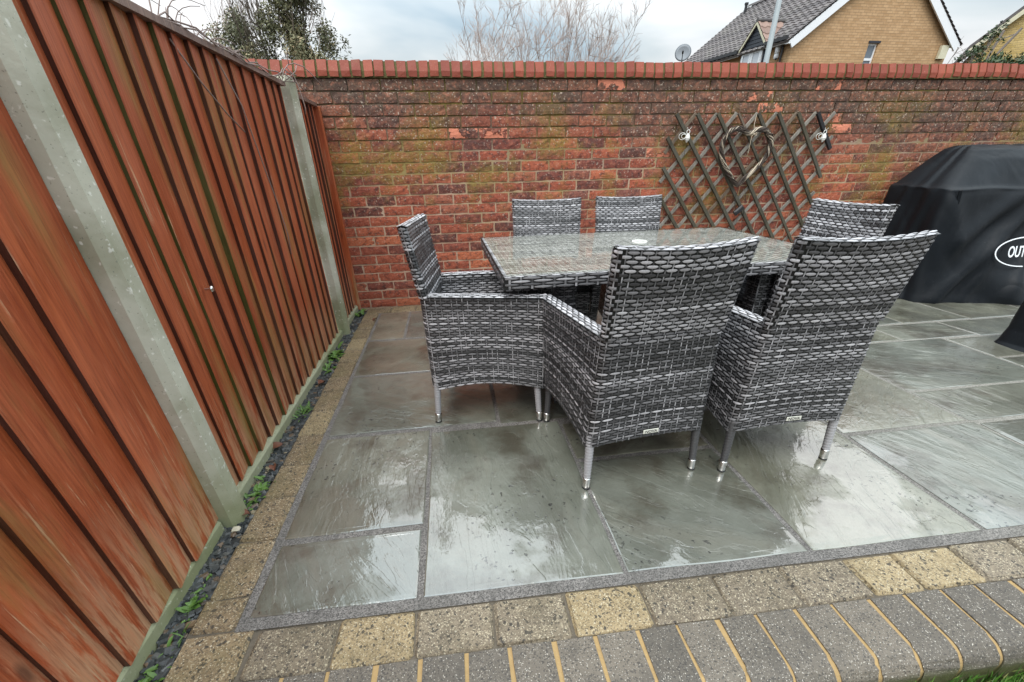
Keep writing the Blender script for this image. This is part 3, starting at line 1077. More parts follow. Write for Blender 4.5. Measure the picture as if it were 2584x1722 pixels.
# coping: bricks on edge with a splayed upper face
mb = MB()
prof = [(-0.0165, 1.660), (-0.0165, 1.692), (0.004, 1.7535), (0.20, 1.7535), (0.20, 1.660)]
mb.prism([(-0.009, 1.655), (-0.009, 1.690), (0.010, 1.749), (0.15, 1.7565), (0.196, 1.749), (0.196, 1.655)], 0, -1.6, 7.5)
wpart(mb.build("coping_mortar", "coping_mortar"))
CM = []
for k in range(5):
    rj = np.random.default_rng(40 + k)
    mb = MB(); mb.prism([(a, b_ - 1.70) for a, b_ in prof], 0, -0.0295, 0.0295)
    mb.v = [(q[0] + rj.uniform(-0.0022, 0.0022), q[1] + rj.uniform(-0.002, 0.002), q[2] + rj.uniform(-0.0022, 0.0022)) for q in mb.v]
    CM.append(mb.mesh("coping_brick", "coping_brick"))
i = 0
x = -1.45
while x < 6.3:
    o = wpart(link("coping_brick", CM[i % 5]))
    o.location = (x + rb.uniform(-0.003, 0.003), rb.uniform(-0.003, 0.003), 1.70 + rb.uniform(-0.003, 0.003) + (0.008 if x > 4.9 and x < 5.5 else 0))
    o.rotation_euler = (0, rb.uniform(-0.025, 0.025), rb.uniform(-0.02, 0.02))
    x += 0.0752; i += 1

# ================================================================== FENCE
def board_obj(y0, y1, zb, zt, xb, mats, parent, inv_):
    """feather-edged board: thick sawn edge at y0, thin tail at y1 tucked under the next board"""
    b = 0.003
    rj = random.Random(int((y0 + 9) * 1000))
    ta = 0.025 + rj.uniform(-0.003, 0.003)
    poly = [(xb, y0), (xb + ta - b, y0), (xb + ta, y0 + b), (xb + 0.0075, y1), (xb, y1)]
    n = len(poly); L = 11
    vs_, fs, mi = [], [], []
    bow, tw = rj.uniform(-0.003, 0.003), rj.uniform(-0.002, 0.002)
    for l in range(L):
        f = l / (L - 1)
        for (px, py) in poly:
            zz_ = zb(py) + (zt(py) - zb(py)) * f
            if l == 0: zz_ += rj.uniform(-0.004, 0.004)
            vs_.append((px + bow * math.sin(math.pi * f) + tw * (f - .5), py + 0.0022 * math.sin(f * 7 + y0 * 9) + rj.uniform(-.0006, .0006), zz_))
    for l in range(L - 1):
        for k in range(n):
            k2 = (k + 1) % n
            fs.append((l * n + k, l * n + k2, (l + 1) * n + k2, (l + 1) * n + k)); mi.append(1 if k == 0 else 0)
    fs.append(tuple(range(n - 1, -1, -1))); fs.append(tuple((L - 1) * n + k for k in range(n))); mi += [0, 0]
    m_ = MB(); m_.add(vs_, fs)
    me = m_.mesh("board", mats[0])
    me.materials.append(MT[mats[1]])
    me.polygons.foreach_set("material_index", mi)
    o = link("board", me)
    o.parent = parent; o.matrix_parent_inverse = inv_
    return o


def fence_panel(y0, y1, edges, label, top, cap=True, greens=(), xb=-0.138):
    yc = (y0 + y1) / 2
    root = empty("timber_fence", (-0.13, yc, gz(yc)))
    tag(root, label, "fence", "stained timber fence panels")
    iv = Matrix.Translation((0.13, -yc, -gz(yc)))
    zb = lambda y: gz(y) + 0.043
    zt = lambda y: gz(y) + top
    for k, (a, b_) in enumerate(edges):
        last = k == len(edges) - 1
        board_obj(a, b_ + (0 if last else .007), zb, zt, xb, ("fence_timber", "green_timber" if k - 1 in greens else "back_timber"), root, iv)
    for zz_ in (0.25, 0.85, 1.4):
        mb_ = MB()
        vs_ = [(xx, yy, gz(yy) + zz_ + dz) for xx in (-0.20, -0.152) for yy in (y0, y1) for dz in (0, 0.04)]
        mb_.add(vs_, [(0, 1, 3, 2), (4, 6, 7, 5), (0, 4, 5, 1), (2, 3, 7, 6), (1, 5, 7, 3), (0, 2, 6, 4)])
        o = mb_.build("rail", "back_timber"); o.parent = root; o.matrix_parent_inverse = iv
    if cap:
        mb_ = MB()
        vs_ = [(xx, yy, gz(yy) + top + dz) for xx in (-0.165, -0.098) for yy in (y0, y1) for dz in (0.001, 0.022)]
        mb_.add(vs_, [(0, 1, 3, 2), (4, 6, 7, 5), (0, 4, 5, 1), (2, 3, 7, 6), (1, 5, 7, 3), (0, 2, 6, 4)])
        o = mb_.build("capping", "fence_cap"); o.parent = root; o.matrix_parent_inverse = iv
    return root, iv


def make_edges(gaps, y0, y1, gw):
    pts = [y0] + sorted(gaps) + [y1]
    out_ = []
    for a, b_ in zip(pts[:-1], pts[1:]):
        out_.append((a + gw / 2, b_ - gw / 2))
    return out_


g_mid = [-2.327, -2.236, -2.137, -2.032, -1.938, -1.845, -1.740, -1.636, -1.537, -1.425, -1.314, -1.19, -1.058, -0.93, -0.811, -0.715]
g_near = [-2.705, -2.797, -2.898, -3.005, -3.11, -3.21, -3.315, -3.42, -3.52, -3.625, -3.73, -3.83, -3.935, -4.04, -4.15]
g_far = [-0.455, -0.37, -0.285, -0.20, -0.115]
fence_panel(-2.46, -0.652, make_edges(g_mid, -2.46, -0.652, 0.0), "long red-brown timber fence panel between the two concrete posts", 1.515, greens=(1, 2, 5))
fence_panel(-4.27, -2.526, make_edges(g_near, -4.27, -2.526, 0.0), "red-brown timber fence panel nearest the camera at the left edge", 1.515, xb=-0.122)
fence_panel(-0.545, -0.03, make_edges(g_far, -0.545, -0.03, 0.0), "narrow red-brown timber fence panel against the brick wall", 1.485)


def conc_post(yc, top, label, hy=0.037, xf=-0.057):
    """slotted concrete post, front arrises chamfered"""
    ch = hy * .42
    poly = [(-0.20, yc - hy), (xf - .024, yc - hy), (xf, yc - hy + ch), (xf, yc + hy - ch * .6), (xf - .026, yc + hy), (-0.20, yc + hy)]
    zb_, zt_ = gz(yc) - 0.2, gz(yc) + top
    n = len(poly)
    levels = [zb_] + [gz(yc) + top * k / 8 for k in range(0, 9)]
    vs_, fs = [], []
    for l, z_ in enumerate(levels):
        for (a, b_) in poly:
            vs_.append((a + random.uniform(-0.0008, 0.0008), b_ + random.uniform(-0.0008, 0.0008), z_))
    # weathered pyramid top
    for (a, b_) in poly:
        vs_.append((-0.125 + (a + 0.125) * 0.72, yc + (b_ - yc) * 0.6, zt_ + 0.028))
    L = len(levels) + 1
    for l in range(L - 1):
        for k in range(n):
            k2 = (k + 1) % n
            fs.append((l * n + k, l * n + k2, (l + 1) * n + k2, (l + 1) * n + k))
    fs.append(tuple((L - 1) * n + k for k in range(n)))
    m_ = MB(); m_.add(vs_, fs)
    o = m_.build("fence_post", "concrete")
    tag(o, label, "post", "concrete fence posts")
    return o


conc_post(-2.488, 1.60, "wide pale concrete fence post at the left, nearest the camera")
conc_post(-0.605, 1.545, "slim pale concrete fence post near the brick wall with dry vine on top", 0.031, -0.062)
# timber wall post closing the last panel
mb = MB()
mb.box((-0.15, -0.028, 0.0), (-0.085, 0.004, 1.49), b=0.004)
o = mb.build("wall_post", "fence_timber")
tag(o, "brown timber upright fixed against the brick wall at the fence end", "post")


def gravel_board(y0, y1, label):
    m_ = MB()
    N = 10
    poly = lambda y: [(-0.165, gz(y) - 0.12), (-0.104, gz(y) - 0.12), (-0.104, gz(y) + 0.034), (-0.110, gz(y) + 0.042), (-0.165, gz(y) + 0.042)]
    vs_, fs = [], []
    for i in range(N + 1):
        y = y0 + (y1 - y0) * i / N
        for (a, b_) in poly(y):
            vs_.append((a, y, b_))
    for i in range(N):
        for k in range(5):
            k2 = (k + 1) % 5
            fs.append((i * 5 + k, i * 5 + k2, (i + 1) * 5 + k2, (i + 1) * 5 + k))
    fs.append(tuple(range(4, -1, -1))); fs.append(tuple(N * 5 + k for k in range(5)))
    m_.add(vs_, fs)
    tag(m_.build("gravel_board", "concrete"), label, "gravel board", "concrete gravel boards under the fence")


gravel_board(-2.462, -0.64, "pale concrete gravel board under the long middle fence panel")
gravel_board(-4.27, -2.536, "green-stained concrete gravel board at the lower left below the nearest panel")
gravel_board(-0.56, -0.03, "short concrete gravel board under the narrow panel by the wall")

# screw hook on the fence
mb = MB()
mb.lathe([(0.004, 0), (0.004, 0.018), (0.010, 0.019), (0.011, 0.024), (0.007, 0.028)], 10, Matrix.Translation((-0.113, -2.102, 0.813)) @ Matrix.Rotation(math.pi / 2, 4, 'Y'))
tag(mb.build("screw_hook", "chrome_cap"), "small shiny metal screw head on the middle fence panel", "screw")

# ================================================================== TABLE
def tilt(yaw):
    return (Matrix.Rotation(-math.atan(S), 4, 'X') @ Matrix.Rotation(yaw, 4, 'Z')).to_euler()


def fdn(surf, s, tt, sign, eps=2e-3):
    a = surf(s + eps, tt) - surf(s - eps, tt)
    b = surf(s, tt + eps) - surf(s, tt - eps)
    n = np.cross(a, b)
    n /= (np.linalg.norm(n, axis=-1, keepdims=True) + 1e-12)
    return n * sign


def grid_faces(nu, nv):
    a = (np.arange(nv - 1)[:, None] * nu + np.arange(nu - 1)[None, :]).ravel()
    return np.stack([a, a + 1, a + nu + 1, a + nu], 1)


class WV:
    """woven panel: dark backing, upright stakes and raised strands; numpy arrays"""
    def __init__(self):
        self.b = ([], [], []); self.w = ([], [], [])

    def _add(self, T, v, f, c):
        o = sum(len(q) for q in T[0])
        T[0].append(v.reshape(-1, 3)); T[1].append(f + o); T[2].append(c.reshape(-1, 3))

    def panel(self, surf, ns_, nr, rowval, sign=1, lift=0.0032, sk=0.0016, hw=0.85, hh=0.385, rng=None, shift=0):
        rng = rng or np.random.default_rng(1)
        # backing
        nu, nv = max(4, ns_ // 1 + 1), max(3, nr // 2 + 1)
        s, t_ = np.meshgrid(np.linspace(0, 1, nu), np.linspace(0, 1, nv))
        P = surf(s, t_) - fdn(surf, s, t_, sign) * 0.001
        self._add(self.b, P, grid_faces(nu, nv), np.full((nu * nv, 3), 0.010))
        # stakes
        for i in range(ns_):
            sc_ = (i + .5) / ns_
            tt = np.linspace(0, 1, nv)
            seg = rng.random(nv)
            val = np.where(seg < .3, .34, np.where(seg < .6, .13, .045)) * rng.uniform(.7, 1.25)
            val = np.repeat(val, 2)[:, None]
            d = 0.095 / ns_
            s2 = np.stack([np.full(nv, sc_ - d), np.full(nv, sc_ + d)], 1)
            t2 = np.stack([tt, tt], 1)
            P = surf(s2, t2) + fdn(surf, s2, t2, sign) * sk
            self._add(self.b, P, grid_faces(2, nv), val * np.array([1, .98, 1.0]))
        # strands
        I, J = np.meshgrid(np.arange(ns_), np.arange(nr))
        m = (I + J + shift) % 2 == 0
        I, J = I[m], J[m]
        F = len(I)
        ds = np.array([-1, -.66, 0, .66, 1]) * hw / ns_
        wd = np.array([.16, .80, 1.0, .80, .16])
        hg = np.array([0.0, .72, 1.0, .72, 0.0])
        dt = np.array([-1, 0, 1]) * hh / nr
        s = ((I + .5) / ns_)[:, None, None] + ds[None, None, :] + 0 * dt[None, :, None]
        t_ = ((J + .5) / nr)[:, None, None] + dt[None, :, None] * wd[None, None, :]
        t_ = t_ + rng.uniform(-.05, .05, F)[:, None, None] / nr
        s = np.clip(s, 0.001, .999)
        h = lift * hg[None, None, :] * np.array([.45, 1.0, .45])[None, :, None] + 0 * s
        P = surf(s, t_) + fdn(surf, s, t_, sign) * h[..., None]
        base = grid_faces(5, 3)
        fc = (base[None] + (np.arange(F) * 15)[:, None, None]).reshape(-1, 4)
        val = rowval(J, I / ns_) * rng.uniform(.68, 1.3, F)
        c = np.repeat(val[:, None], 15, 1)[..., None] * np.array([1.0, .975, 1.0])
        self._add(self.w, P, fc, c)

    @staticmethod
    def _mesh(name, T):
        v, f, c = np.concatenate(T[0]), np.concatenate(T[1]), np.concatenate(T[2])
        me = bpy.data.meshes.new(name)
        me.from_pydata(v.tolist(), [], f.tolist())
        a = me.attributes.new("Col", 'FLOAT_COLOR', 'POINT')
        a.data.foreach_set("color", np.concatenate([c, np.ones((len(c), 1))], 1).astype(np.float32).ravel())
        me.materials.append(MT["rattan"])
        me.polygons.foreach_set("use_smooth", [True] * len(me.polygons))
        return me

    def build(self, name, parent):
        o = link(name, self._mesh(name, self.b), parent)
        wv_ = link("weave", self._mesh("weave", self.w), o)
        wv_["kind"] = "stuff"
        return o


def row_colours(nr, rng, p_light, streak=0.6):
    """dye of each strand: dark, mid or light, drifting along its length"""
    kind = rng.random(nr + 2)
    v = np.where(kind < p_light, rng.uniform(.30, .46, nr + 2), np.where(kind < p_light + .30, rng.uniform(.11, .20, nr + 2), rng.uniform(.032, .065, nr + 2)))
    v2 = np.where(rng.random(nr + 2) < p_light, rng.uniform(.26, .44, nr + 2), rng.uniform(.045, .2, nr + 2))
    ph = rng.uniform(0, 6.28, nr + 2)

    def f(J, u):
        m = 1 / (1 + np.exp(-9 * (np.sin(u * 4.2 + ph[J]) - streak)))
        return v[J] * (1 - m) + v2[J] * m
    return f


table = empty("dining_table", (1.750, -1.512, gz(-1.512)), tilt(math.radians(0.8)))
tag(table, "grey rattan dining table with a glass top in the middle of the patio", "table")
TX, TY, TH = 0.805, 0.53, 0.70
rt = np.random.default_rng(8)
W = WV()
W.panel(lambda s, t_: np.stack([-TX + 2 * TX * s, -TY + 2 * TY * t_, 0 * s + TH], -1), 64, 84, lambda J, u: row_colours(84, np.random.default_rng(8), .75)(J, u) * 1.1 + .06, 1, rng=rt, hh=.40)  # strands lightened to paint in the washed-out reflection on the glass
W.build("table_top", table)
W = WV()


def rim(s, t_):
    """rounded rectangular rim, s once round, t from top to bottom"""
    s = np.mod(s, 1.0)
    P_ = 4 * (TX + TY)
    d = s * P_
    x_ = np.where(d < 2 * TX, -TX + d, np.where(d < 2 * TX + 2 * TY, TX, np.where(d < 4 * TX + 2 * TY, TX - (d - 2 * TX - 2 * TY), -TX)))
    y_ = np.where(d < 2 * TX, -TY, np.where(d < 2 * TX + 2 * TY, -TY + (d - 2 * TX), np.where(d < 4 * TX + 2 * TY, TY, TY - (d - 4 * TX - 2 * TY))))
    return np.stack([x_ * 1.003, y_ * 1.004, TH + 0.002 - 0.05 * t_], -1)


W.panel(rim, 116, 4, row_colours(4, rt, .5), -1, rng=rt, lift=0.004)
W.build("edge_band", table)
mb = MB()
mb.box((-TX + .012, -TY + .012, TH + 0.0055), (TX - .012, TY - .012, TH + 0.0105), b=0.0015)
mb.build("glass_top", "table_glass", table)
mb = MB()
ring = []
for k in range(29):
    a = 2 * math.pi * k / 28
    ring.append((0.03 + 0.038 * math.cos(a), 0.075 + 0.038 * math.sin(a), TH + 0.0125))
mb.tube(ring, 0.0042, 6)
mb.build("parasol_ring", "white_enamel", table, True)
for sx in (-1, 1):
    for sy in (-1, 1):
        W = WV()
        cx, cy = sx * 0.50, sy * 0.235 - 0.10

        def legsurf(s, t_, cx=cx, cy=cy):
            a = 2 * math.pi * s + .6
            q = 0.045 / np.maximum(np.abs(np.cos(a)), np.abs(np.sin(a))) ** .85
            return np.stack([cx + q * np.cos(a), cy + q * np.sin(a), 0.005 + (TH - .06) * t_], -1)
        W.panel(legsurf, 14, 52, row_colours(52, rt, .3), 1, rng=rt)
        W.build("leg", table)
mb = MB()
mb.box((-TX + .05, -TY + .05, TH - 0.047), (TX - .05, TY - .05, TH - 0.006))
mb.build("under_frame", "black_plastic", table)

# ================================================================== CHAIRS
tag_text = text_mesh("lettering", "NOVA", 0.0165, "tag_ink", 0.0003)


def build_chair(cx, cy, yaw, label, seed, p_light):
    rng = np.random.default_rng(seed)
    root = empty("dining_chair", (cx, cy, gz(cy)), tilt(yaw))
    tag(root, label, "chair", "grey rattan chairs round the table")
    ZA, ZT, TK = 0.610, 0.885, 0.039
    wb = lambda z: 0.236 - 0.018 * (z - .18) / .43
    wf = lambda z: 0.245 + 0.026 * (z - .18) / .43
    yb = lambda z: -0.256 - 0.014 * (z - .18) / .43
    yfr = lambda z: 0.262 + 0 * z
    SEG = [0, .045, .40, .435, .565, .60, .955, 1.0]       # front return, side, corner, back, corner, side, return

    def shell(s, t_):
        s = np.clip(s, 0, 1)
        arch = np.where(s < .4, np.sin(np.pi * np.clip((s - .045) / .355, 0, 1)), np.where(s < .6, np.sin(np.pi * (s - .4) / .2), np.sin(np.pi * np.clip((s - .6) / .355, 0, 1))))
        zlow = 0.180 + 0.032 * arch
        z = zlow + (ZA - zlow) * t_
        B, Fw, Yb, Yf = wb(z), wf(z), yb(z), yfr(z)
        R_ = 0.035
        x_ = np.zeros_like(s); y_ = np.zeros_like(s)
        k = s / .045
        x_ = np.where(s < .045, -(Fw - .05) - .05 * k, x_); y_ = np.where(s < .045, Yf, y_)
        k = (s - .045) / (.40 - .045)
        x_ = np.where((s >= .045) & (s < .40), -(Fw + (B - Fw) * k), x_); y_ = np.where((s >= .045) & (s < .40), Yf + (Yb + R_ - Yf) * k, y_)
        a = (s - .40) / .035 * np.pi / 2
        x_ = np.where((s >= .40) & (s < .435), -(B - R_ + R_ * np.cos(a)), x_); y_ = np.where((s >= .40) & (s < .435), Yb + R_ - R_ * np.sin(a), y_)
        k = (s - .435) / .13
        x_ = np.where((s >= .435) & (s < .565), (B - R_) * (2 * k - 1), x_); y_ = np.where((s >= .435) & (s < .565), Yb - 0.006 * np.sin(np.pi * k), y_)
        a = (s - .565) / .035 * np.pi / 2
        x_ = np.where((s >= .565) & (s < .60), B - R_ + R_ * np.sin(a), x_); y_ = np.where((s >= .565) & (s < .60), Yb + R_ - R_ * np.cos(a), y_)
        k = (s - .60) / .355
        x_ = np.where((s >= .60) & (s < .955), B + (Fw - B) * k, x_); y_ = np.where((s >= .60) & (s < .955), Yb + R_ + (Yf - Yb - R_) * k, y_)
        k = (s - .955) / .045
        x_ = np.where(s >= .955, Fw - .05 * k, x_); y_ = np.where(s >= .955, Yf, y_)
        return np.stack([x_, y_, z], -1)

    # s is not arc length: remap so that stakes are evenly spaced
    ref = shell(np.linspace(0, 1, 801), np.full(801, .5))
    cl = np.concatenate([[0], np.cumsum(np.linalg.norm(np.diff(ref, axis=0), axis=1))]); tot = cl[-1]; cl /= tot
    shell2 = lambda s, t_: shell(np.interp(s, cl, np.linspace(0, 1, 801)), t_)
    rows = row_colours(36, rng, p_light)
    W = WV(); W.panel(shell2, int(tot / .0225) // 2 * 2, 36, rows, 1, rng=rng)
    W.build("body", root)

    # backrest: a leaning, slightly bowed slab woven all round
    def backy(z, x_):
        k = (z - ZA) / (ZT - ZA)
        return yb(ZA) - 0.048 * k - 0.020 * k * (1 - (x_ / .225) ** 2)

    def back(s, t_):
        s = np.mod(s, 1.0)
        z = ZA - .004 + (ZT + .002 - ZA) * t_
        hwid = 0.218 + 0.006 * t_
        x_ = np.zeros_like(s); o_ = np.zeros_like(s)
        k = s / .45
        x_ = np.where(s < .45, -1 + 2 * k, x_); o_ = np.where(s < .45, 0.0, o_)
        a = (s - .45) / .05 * np.pi
        x_ = np.where((s >= .45) & (s < .5), 1 + .08 * np.sin(a), x_); o_ = np.where((s >= .45) & (s < .5), (1 - np.cos(a)) / 2, o_)
        k = (s - .5) / .45
        x_ = np.where((s >= .5) & (s < .95), 1 - 2 * k, x_); o_ = np.where((s >= .5) & (s < .95), 1.0, o_)
        a = (s - .95) / .05 * np.pi
        x_ = np.where(s >= .95, -1 - .08 * np.sin(a), x_); o_ = np.where(s >= .95, (1 + np.cos(a)) / 2, o_)
        x_ = x_ * hwid * .94
        return np.stack([x_, backy(z, x_) + TK * o_, z + 0.010 * t_ * (x_ / .22) ** 2], -1)
    refb = back(np.linspace(0, .9999, 801), np.full(801, .5))
    clb = np.concatenate([[0], np.cumsum(np.linalg.norm(np.diff(refb, axis=0), axis=1))]); clb /= clb[-1]
    back2 = lambda s, t_: back(np.interp(np.mod(s, 1.0), clb, np.linspace(0, .9999, 801)), t_)
    W = WV(); W.panel(back2, 46, 22, row_colours(22, rng, p_light), 1, rng=rng)

    def topcap(s, t_):
        s = np.clip(s, 0, 1)
        x_ = (-1 + 2 * s) * .226
        yo = backy(ZT + 0 * s, x_) - .003 + (TK + .006) * np.clip(t_, 0, 1)
        return np.stack([x_, yo, ZT - .001 + 0.010 * (x_ / .22) ** 2 + 0.006 * np.sin(np.pi * np.clip(t_, 0, 1))], -1)
    W.panel(topcap, 20, 4, lambda J, u: np.full(len(J), .46) - .2 * (np.sin(u * 11 + J) > .4), 1, rng=rng)

    def innerlow(s, t_):
        return np.stack([-.17 + .34 * s, yb(ZA) + TK + 0 * s, .42 + (ZA - .42) * t_], -1)
    W.panel(innerlow, 14, 17, row_colours(17, rng, p_light), -1, rng=rng)
    W.build("backrest", root)
    # arms
    for sd in (-1, 1):
        W = WV()

        def armtop(s, t_, sd=sd):
            y_ = yfr(ZA) + .004 - (.262 - .215 - yb(ZA) - .045 + .19) * 0 - (yfr(ZA) - yb(ZA) - .03) * s
            ow = wf(ZA) + (wb(ZA) - wf(ZA)) * s
            x_ = sd * (ow + .003 - .056 * t_)
            return np.stack([x_, y_, ZA + .004 + .007 * np.sin(np.pi * np.clip(t_, 0, 1))], -1)
        W.panel(armtop, 22, 5, lambda J, u: np.full(len(J), .48) - .2 * (np.sin(u * 9 + J * 2) > .5), -sd, rng=rng)  # strands paled here: light from above is painted into the arm top

        def arminner(s, t_, sd=sd):
            y_ = yfr(ZA) - (yfr(ZA) - yb(ZA) - .03) * s
            ow = wf(ZA) + (wb(ZA) - wf(ZA)) * s
            return np.stack([sd * (ow - .052), y_, .42 + (ZA - .42) * t_], -1)
        W.panel(arminner, 22, 16, row_colours(16, rng, p_light), sd, rng=rng)
        W.build("armrest", root)
    # seat with front apron
    W = WV()
    W.panel(lambda s, t_: np.stack([-.22 + .44 * s, yfr(0) - .004 - .50 * t_, .43 + 0 * s], -1), 20, 44, row_colours(44, rng, p_light), -1, rng=rng)
    W.panel(lambda s, t_: np.stack([-.20 + .40 * s, yfr(0) - .003 + 0 * s, .20 + .03 * np.sin(np.pi * np.clip(s, 0, 1)) * (1 - t_) + .23 * t_], -1), 18, 21, row_colours(21, rng, p_light), -1, rng=rng)
    W.build("seat", root)
    # legs: bound in flat cane, metal ferrule, black glide
    for (lx, ly) in ((-.226, -.245), (.226, -.245), (-.230, .245), (.230, .245)):
        top_ = np.array([lx * .96, ly * .94, .235]); bot = np.array([lx, ly, 0.0])
        dark = rng.random() < .3
        mb_ = MB()
        nr_ = 15
        pts, rad, cols = [], [], []
        for k in range(nr_ * 3):
            f = k / (nr_ * 3 - 1)
            pts.append(top_ + (bot - top_) * f * .80)
            ph_ = k % 3
            rad.append((0.0178 - .0035 * f) * (1.0 if ph_ == 1 else .96 if ph_ == 0 else .84))
        vv = (.06 if dark else .34)
        mb_.tube(pts, rad, 12, col=(vv, vv * .98, vv))
        lg = mb_.build("leg", "rattan", root, True)
        mb_ = MB()
        p0 = top_ + (bot - top_) * .795
        p1 = bot + np.array([0, 0, .006])
        mb_.tube([p0, p0 + (p1 - p0) * .08, p0 + (p1 - p0) * .92, p1], [.0150, .0160, .0150, .0140], 14)
        mb_.build("ferrule", "chrome_cap", lg, True)
        mb_ = MB()
        mb_.tube([p1 + np.array([0, 0, .001]), p1 - np.array([0, 0, .003]), bot], [.0152, .0156, .0140], 14)
        mb_.build("glide", "black_rubber", lg, True)
    # maker's plate at the foot of the back
    mb_ = MB()
    zt_ = 0.236
    yy = yb(zt_) - .0098
    mb_.box((-.0305, yy - .0015, zt_ - .0085), (.0305, yy + .0015, zt_ + .0085), b=.001)
    pl = mb_.build("name_plate", "tag_plate", root)
    lt = link("lettering", tag_text, pl)
    lt.location = (0, yy - .0018, zt_ - .0003)
    lt.rotation_euler = (math.pi / 2, 0, 0)
    return root


R = math.radians
build_chair(1.391, -2.266, R(5.4), "dark grey rattan chair in front, left of the two with its back to the camera", 101, .24)
build_chair(1.975, -2.274, R(0.3), "grey rattan chair in front, right of the two with its back to the camera", 202, .40)
build_chair(0.8935, -1.773, R(-97.3), "grey rattan chair in side view at the left end of the table by the fence", 303, .34)
build_chair(1.363, -1.10, R(180 - 5.3), "pale grey rattan chair behind the table, left of the two by the brick wall", 404, .52)
build_chair(1.944, -1.07, R(180 - 3.8), "pale grey rattan chair behind the table, right one just left of the trellis", 505, .5)
build_chair(2.515, -1.665, R(94.3), "pale grey rattan chair at the right end of the table next to the black cover", 606, .55)

# ================================================================== TRELLIS AND ORNAMENTS
tre = empty("trellis", (3.25, -0.03, 0.35))
tag(tre, "weathered wooden diamond trellis fixed to the brick wall", "trellis")
TINV = Matrix.Translation((-3.25, 0.03, -0.35))
XL, XR, ZTt, ZBt, SL = 2.530, 3.972, 1.428, 0.36, 1.24


def slat(p0, p1, yb_, mat, wd=0.026, tk=0.011):
    p0, p1 = np.array(p0), np.array(p1)
    d = p1 - p0; L = np.linalg.norm(d); d /= L
    n = np.array([-d[1], d[0]])
    N = 7
    vs_, fs = [], []
    ph_ = random.uniform(0, 6)
    for i in range(N):
        f = i / (N - 1)
        c_ = p0 + d * (L * f) + n * 0.0025 * math.sin(3 * f + ph_)
        yy = yb_ + 0.0025 * math.sin(4 * f + ph_)
        for (a, b_) in ((-.5, -.5), (-.36, .5), (.36, .5), (.5, -.5)):
            q = c_ + n * wd * a
            vs_.append((q[0], yy - tk * (b_ + .5) , q[1]))
    for i in range(N - 1):
        for k in range(4):
            k2 = (k + 1) % 4
            fs.append((i * 4 + k, i * 4 + k2, (i + 1) * 4 + k2, (i + 1) * 4 + k))
    fs.append((3, 2, 1, 0)); fs.append(tuple((N - 1) * 4 + k for k in range(4)))
    m_ = MB(); m_.add(vs_, fs)
    o = m_.build("slat", mat); o.parent = tre; o.matrix_parent_inverse = TINV


def clip_line(xt, sgn):
    """lattice line through (xt, ZTt) with slope sgn*SL, clipped to the frame"""
    # z = ZTt - SL*(x-xt) for '\' (sgn -1); z = ZTt + SL*(x-xt) for '/'
    xa, xb_ = (xt, xt + (ZTt - ZBt) / SL) if sgn < 0 else (xt - (ZTt - ZBt) / SL, xt)
    xa2, xb2 = max(xa, XL), min(xb_, XR)
    if xb2 - xa2 < 0.03: return None
    zf = (lambda x_: ZTt - SL * (x_ - xt)) if sgn < 0 else (lambda x_: ZTt + SL * (x_ - xt))
    e_ = 0.012
    return (xa2 - e_ * (xa2 > xa), zf(xa2 - e_ * (xa2 > xa))), (xb2 + e_ * (xb2 < xb_), zf(xb2 + e_ * (xb2 < xb_)))


PITCH_T = 0.1728
for k in range(-6, 9):
    c_ = clip_line(2.565 + PITCH_T * k, -1)
    if c_:
        xt = 2.565 + PITCH_T * k
        if k == 3:                      # the top piece of this slat is a short brown one
            slat(c_[0], (c_[0][0] + .095, c_[0][1] - .118), -0.030, "trellis_brown", .020)
            slat((c_[0][0] + .1, c_[0][1] - .124), c_[1], -0.030, "trellis_dark")
        elif k == 7:
            slat(c_[0], c_[1], -0.030, "black_plastic", .034, .016)
        else:
            slat(c_[0], c_[1], -0.030, "trellis_dark", 0.033)
for k in range(0, 15):
    c_ = clip_line(2.735 + PITCH_T * k - 0.0, 1)
    if c_:
        slat(c_[0], c_[1], -0.0155, "trellis_pale" if random.random() < .75 else "trellis_brown", 0.030)

# heart wreath of twisted twigs
wre = MB(); wrep = MB()


HPTS = np.array([(3.19, 1.290), (3.133, 1.317), (3.074, 1.323), (3.022, 1.303), (2.989, 1.257), (2.982, 1.195), (2.999, 1.132), (3.044, 1.056), (3.113, 0.983), (3.191, 0.915),
                 (3.257, 0.974), (3.337, 1.044), (3.386, 1.104), (3.409, 1.179), (3.402, 1.242), (3.367, 1.289), (3.321, 1.313), (3.255, 1.316)])


def heart(u):
    """closed smooth curve through the measured outline"""
    n = len(HPTS)
    k = (u % 1.0) * n
    i = int(k); f = k - i
    p0, p1, p2, p3 = HPTS[(i - 1) % n], HPTS[i % n], HPTS[(i + 1) % n], HPTS[(i + 2) % n]
    return .5 * (2 * p1 + (p2 - p0) * f + (2 * p0 - 5 * p1 + 4 * p2 - p3) * f * f + (3 * p1 - p0 - 3 * p2 + p3) * f ** 3)


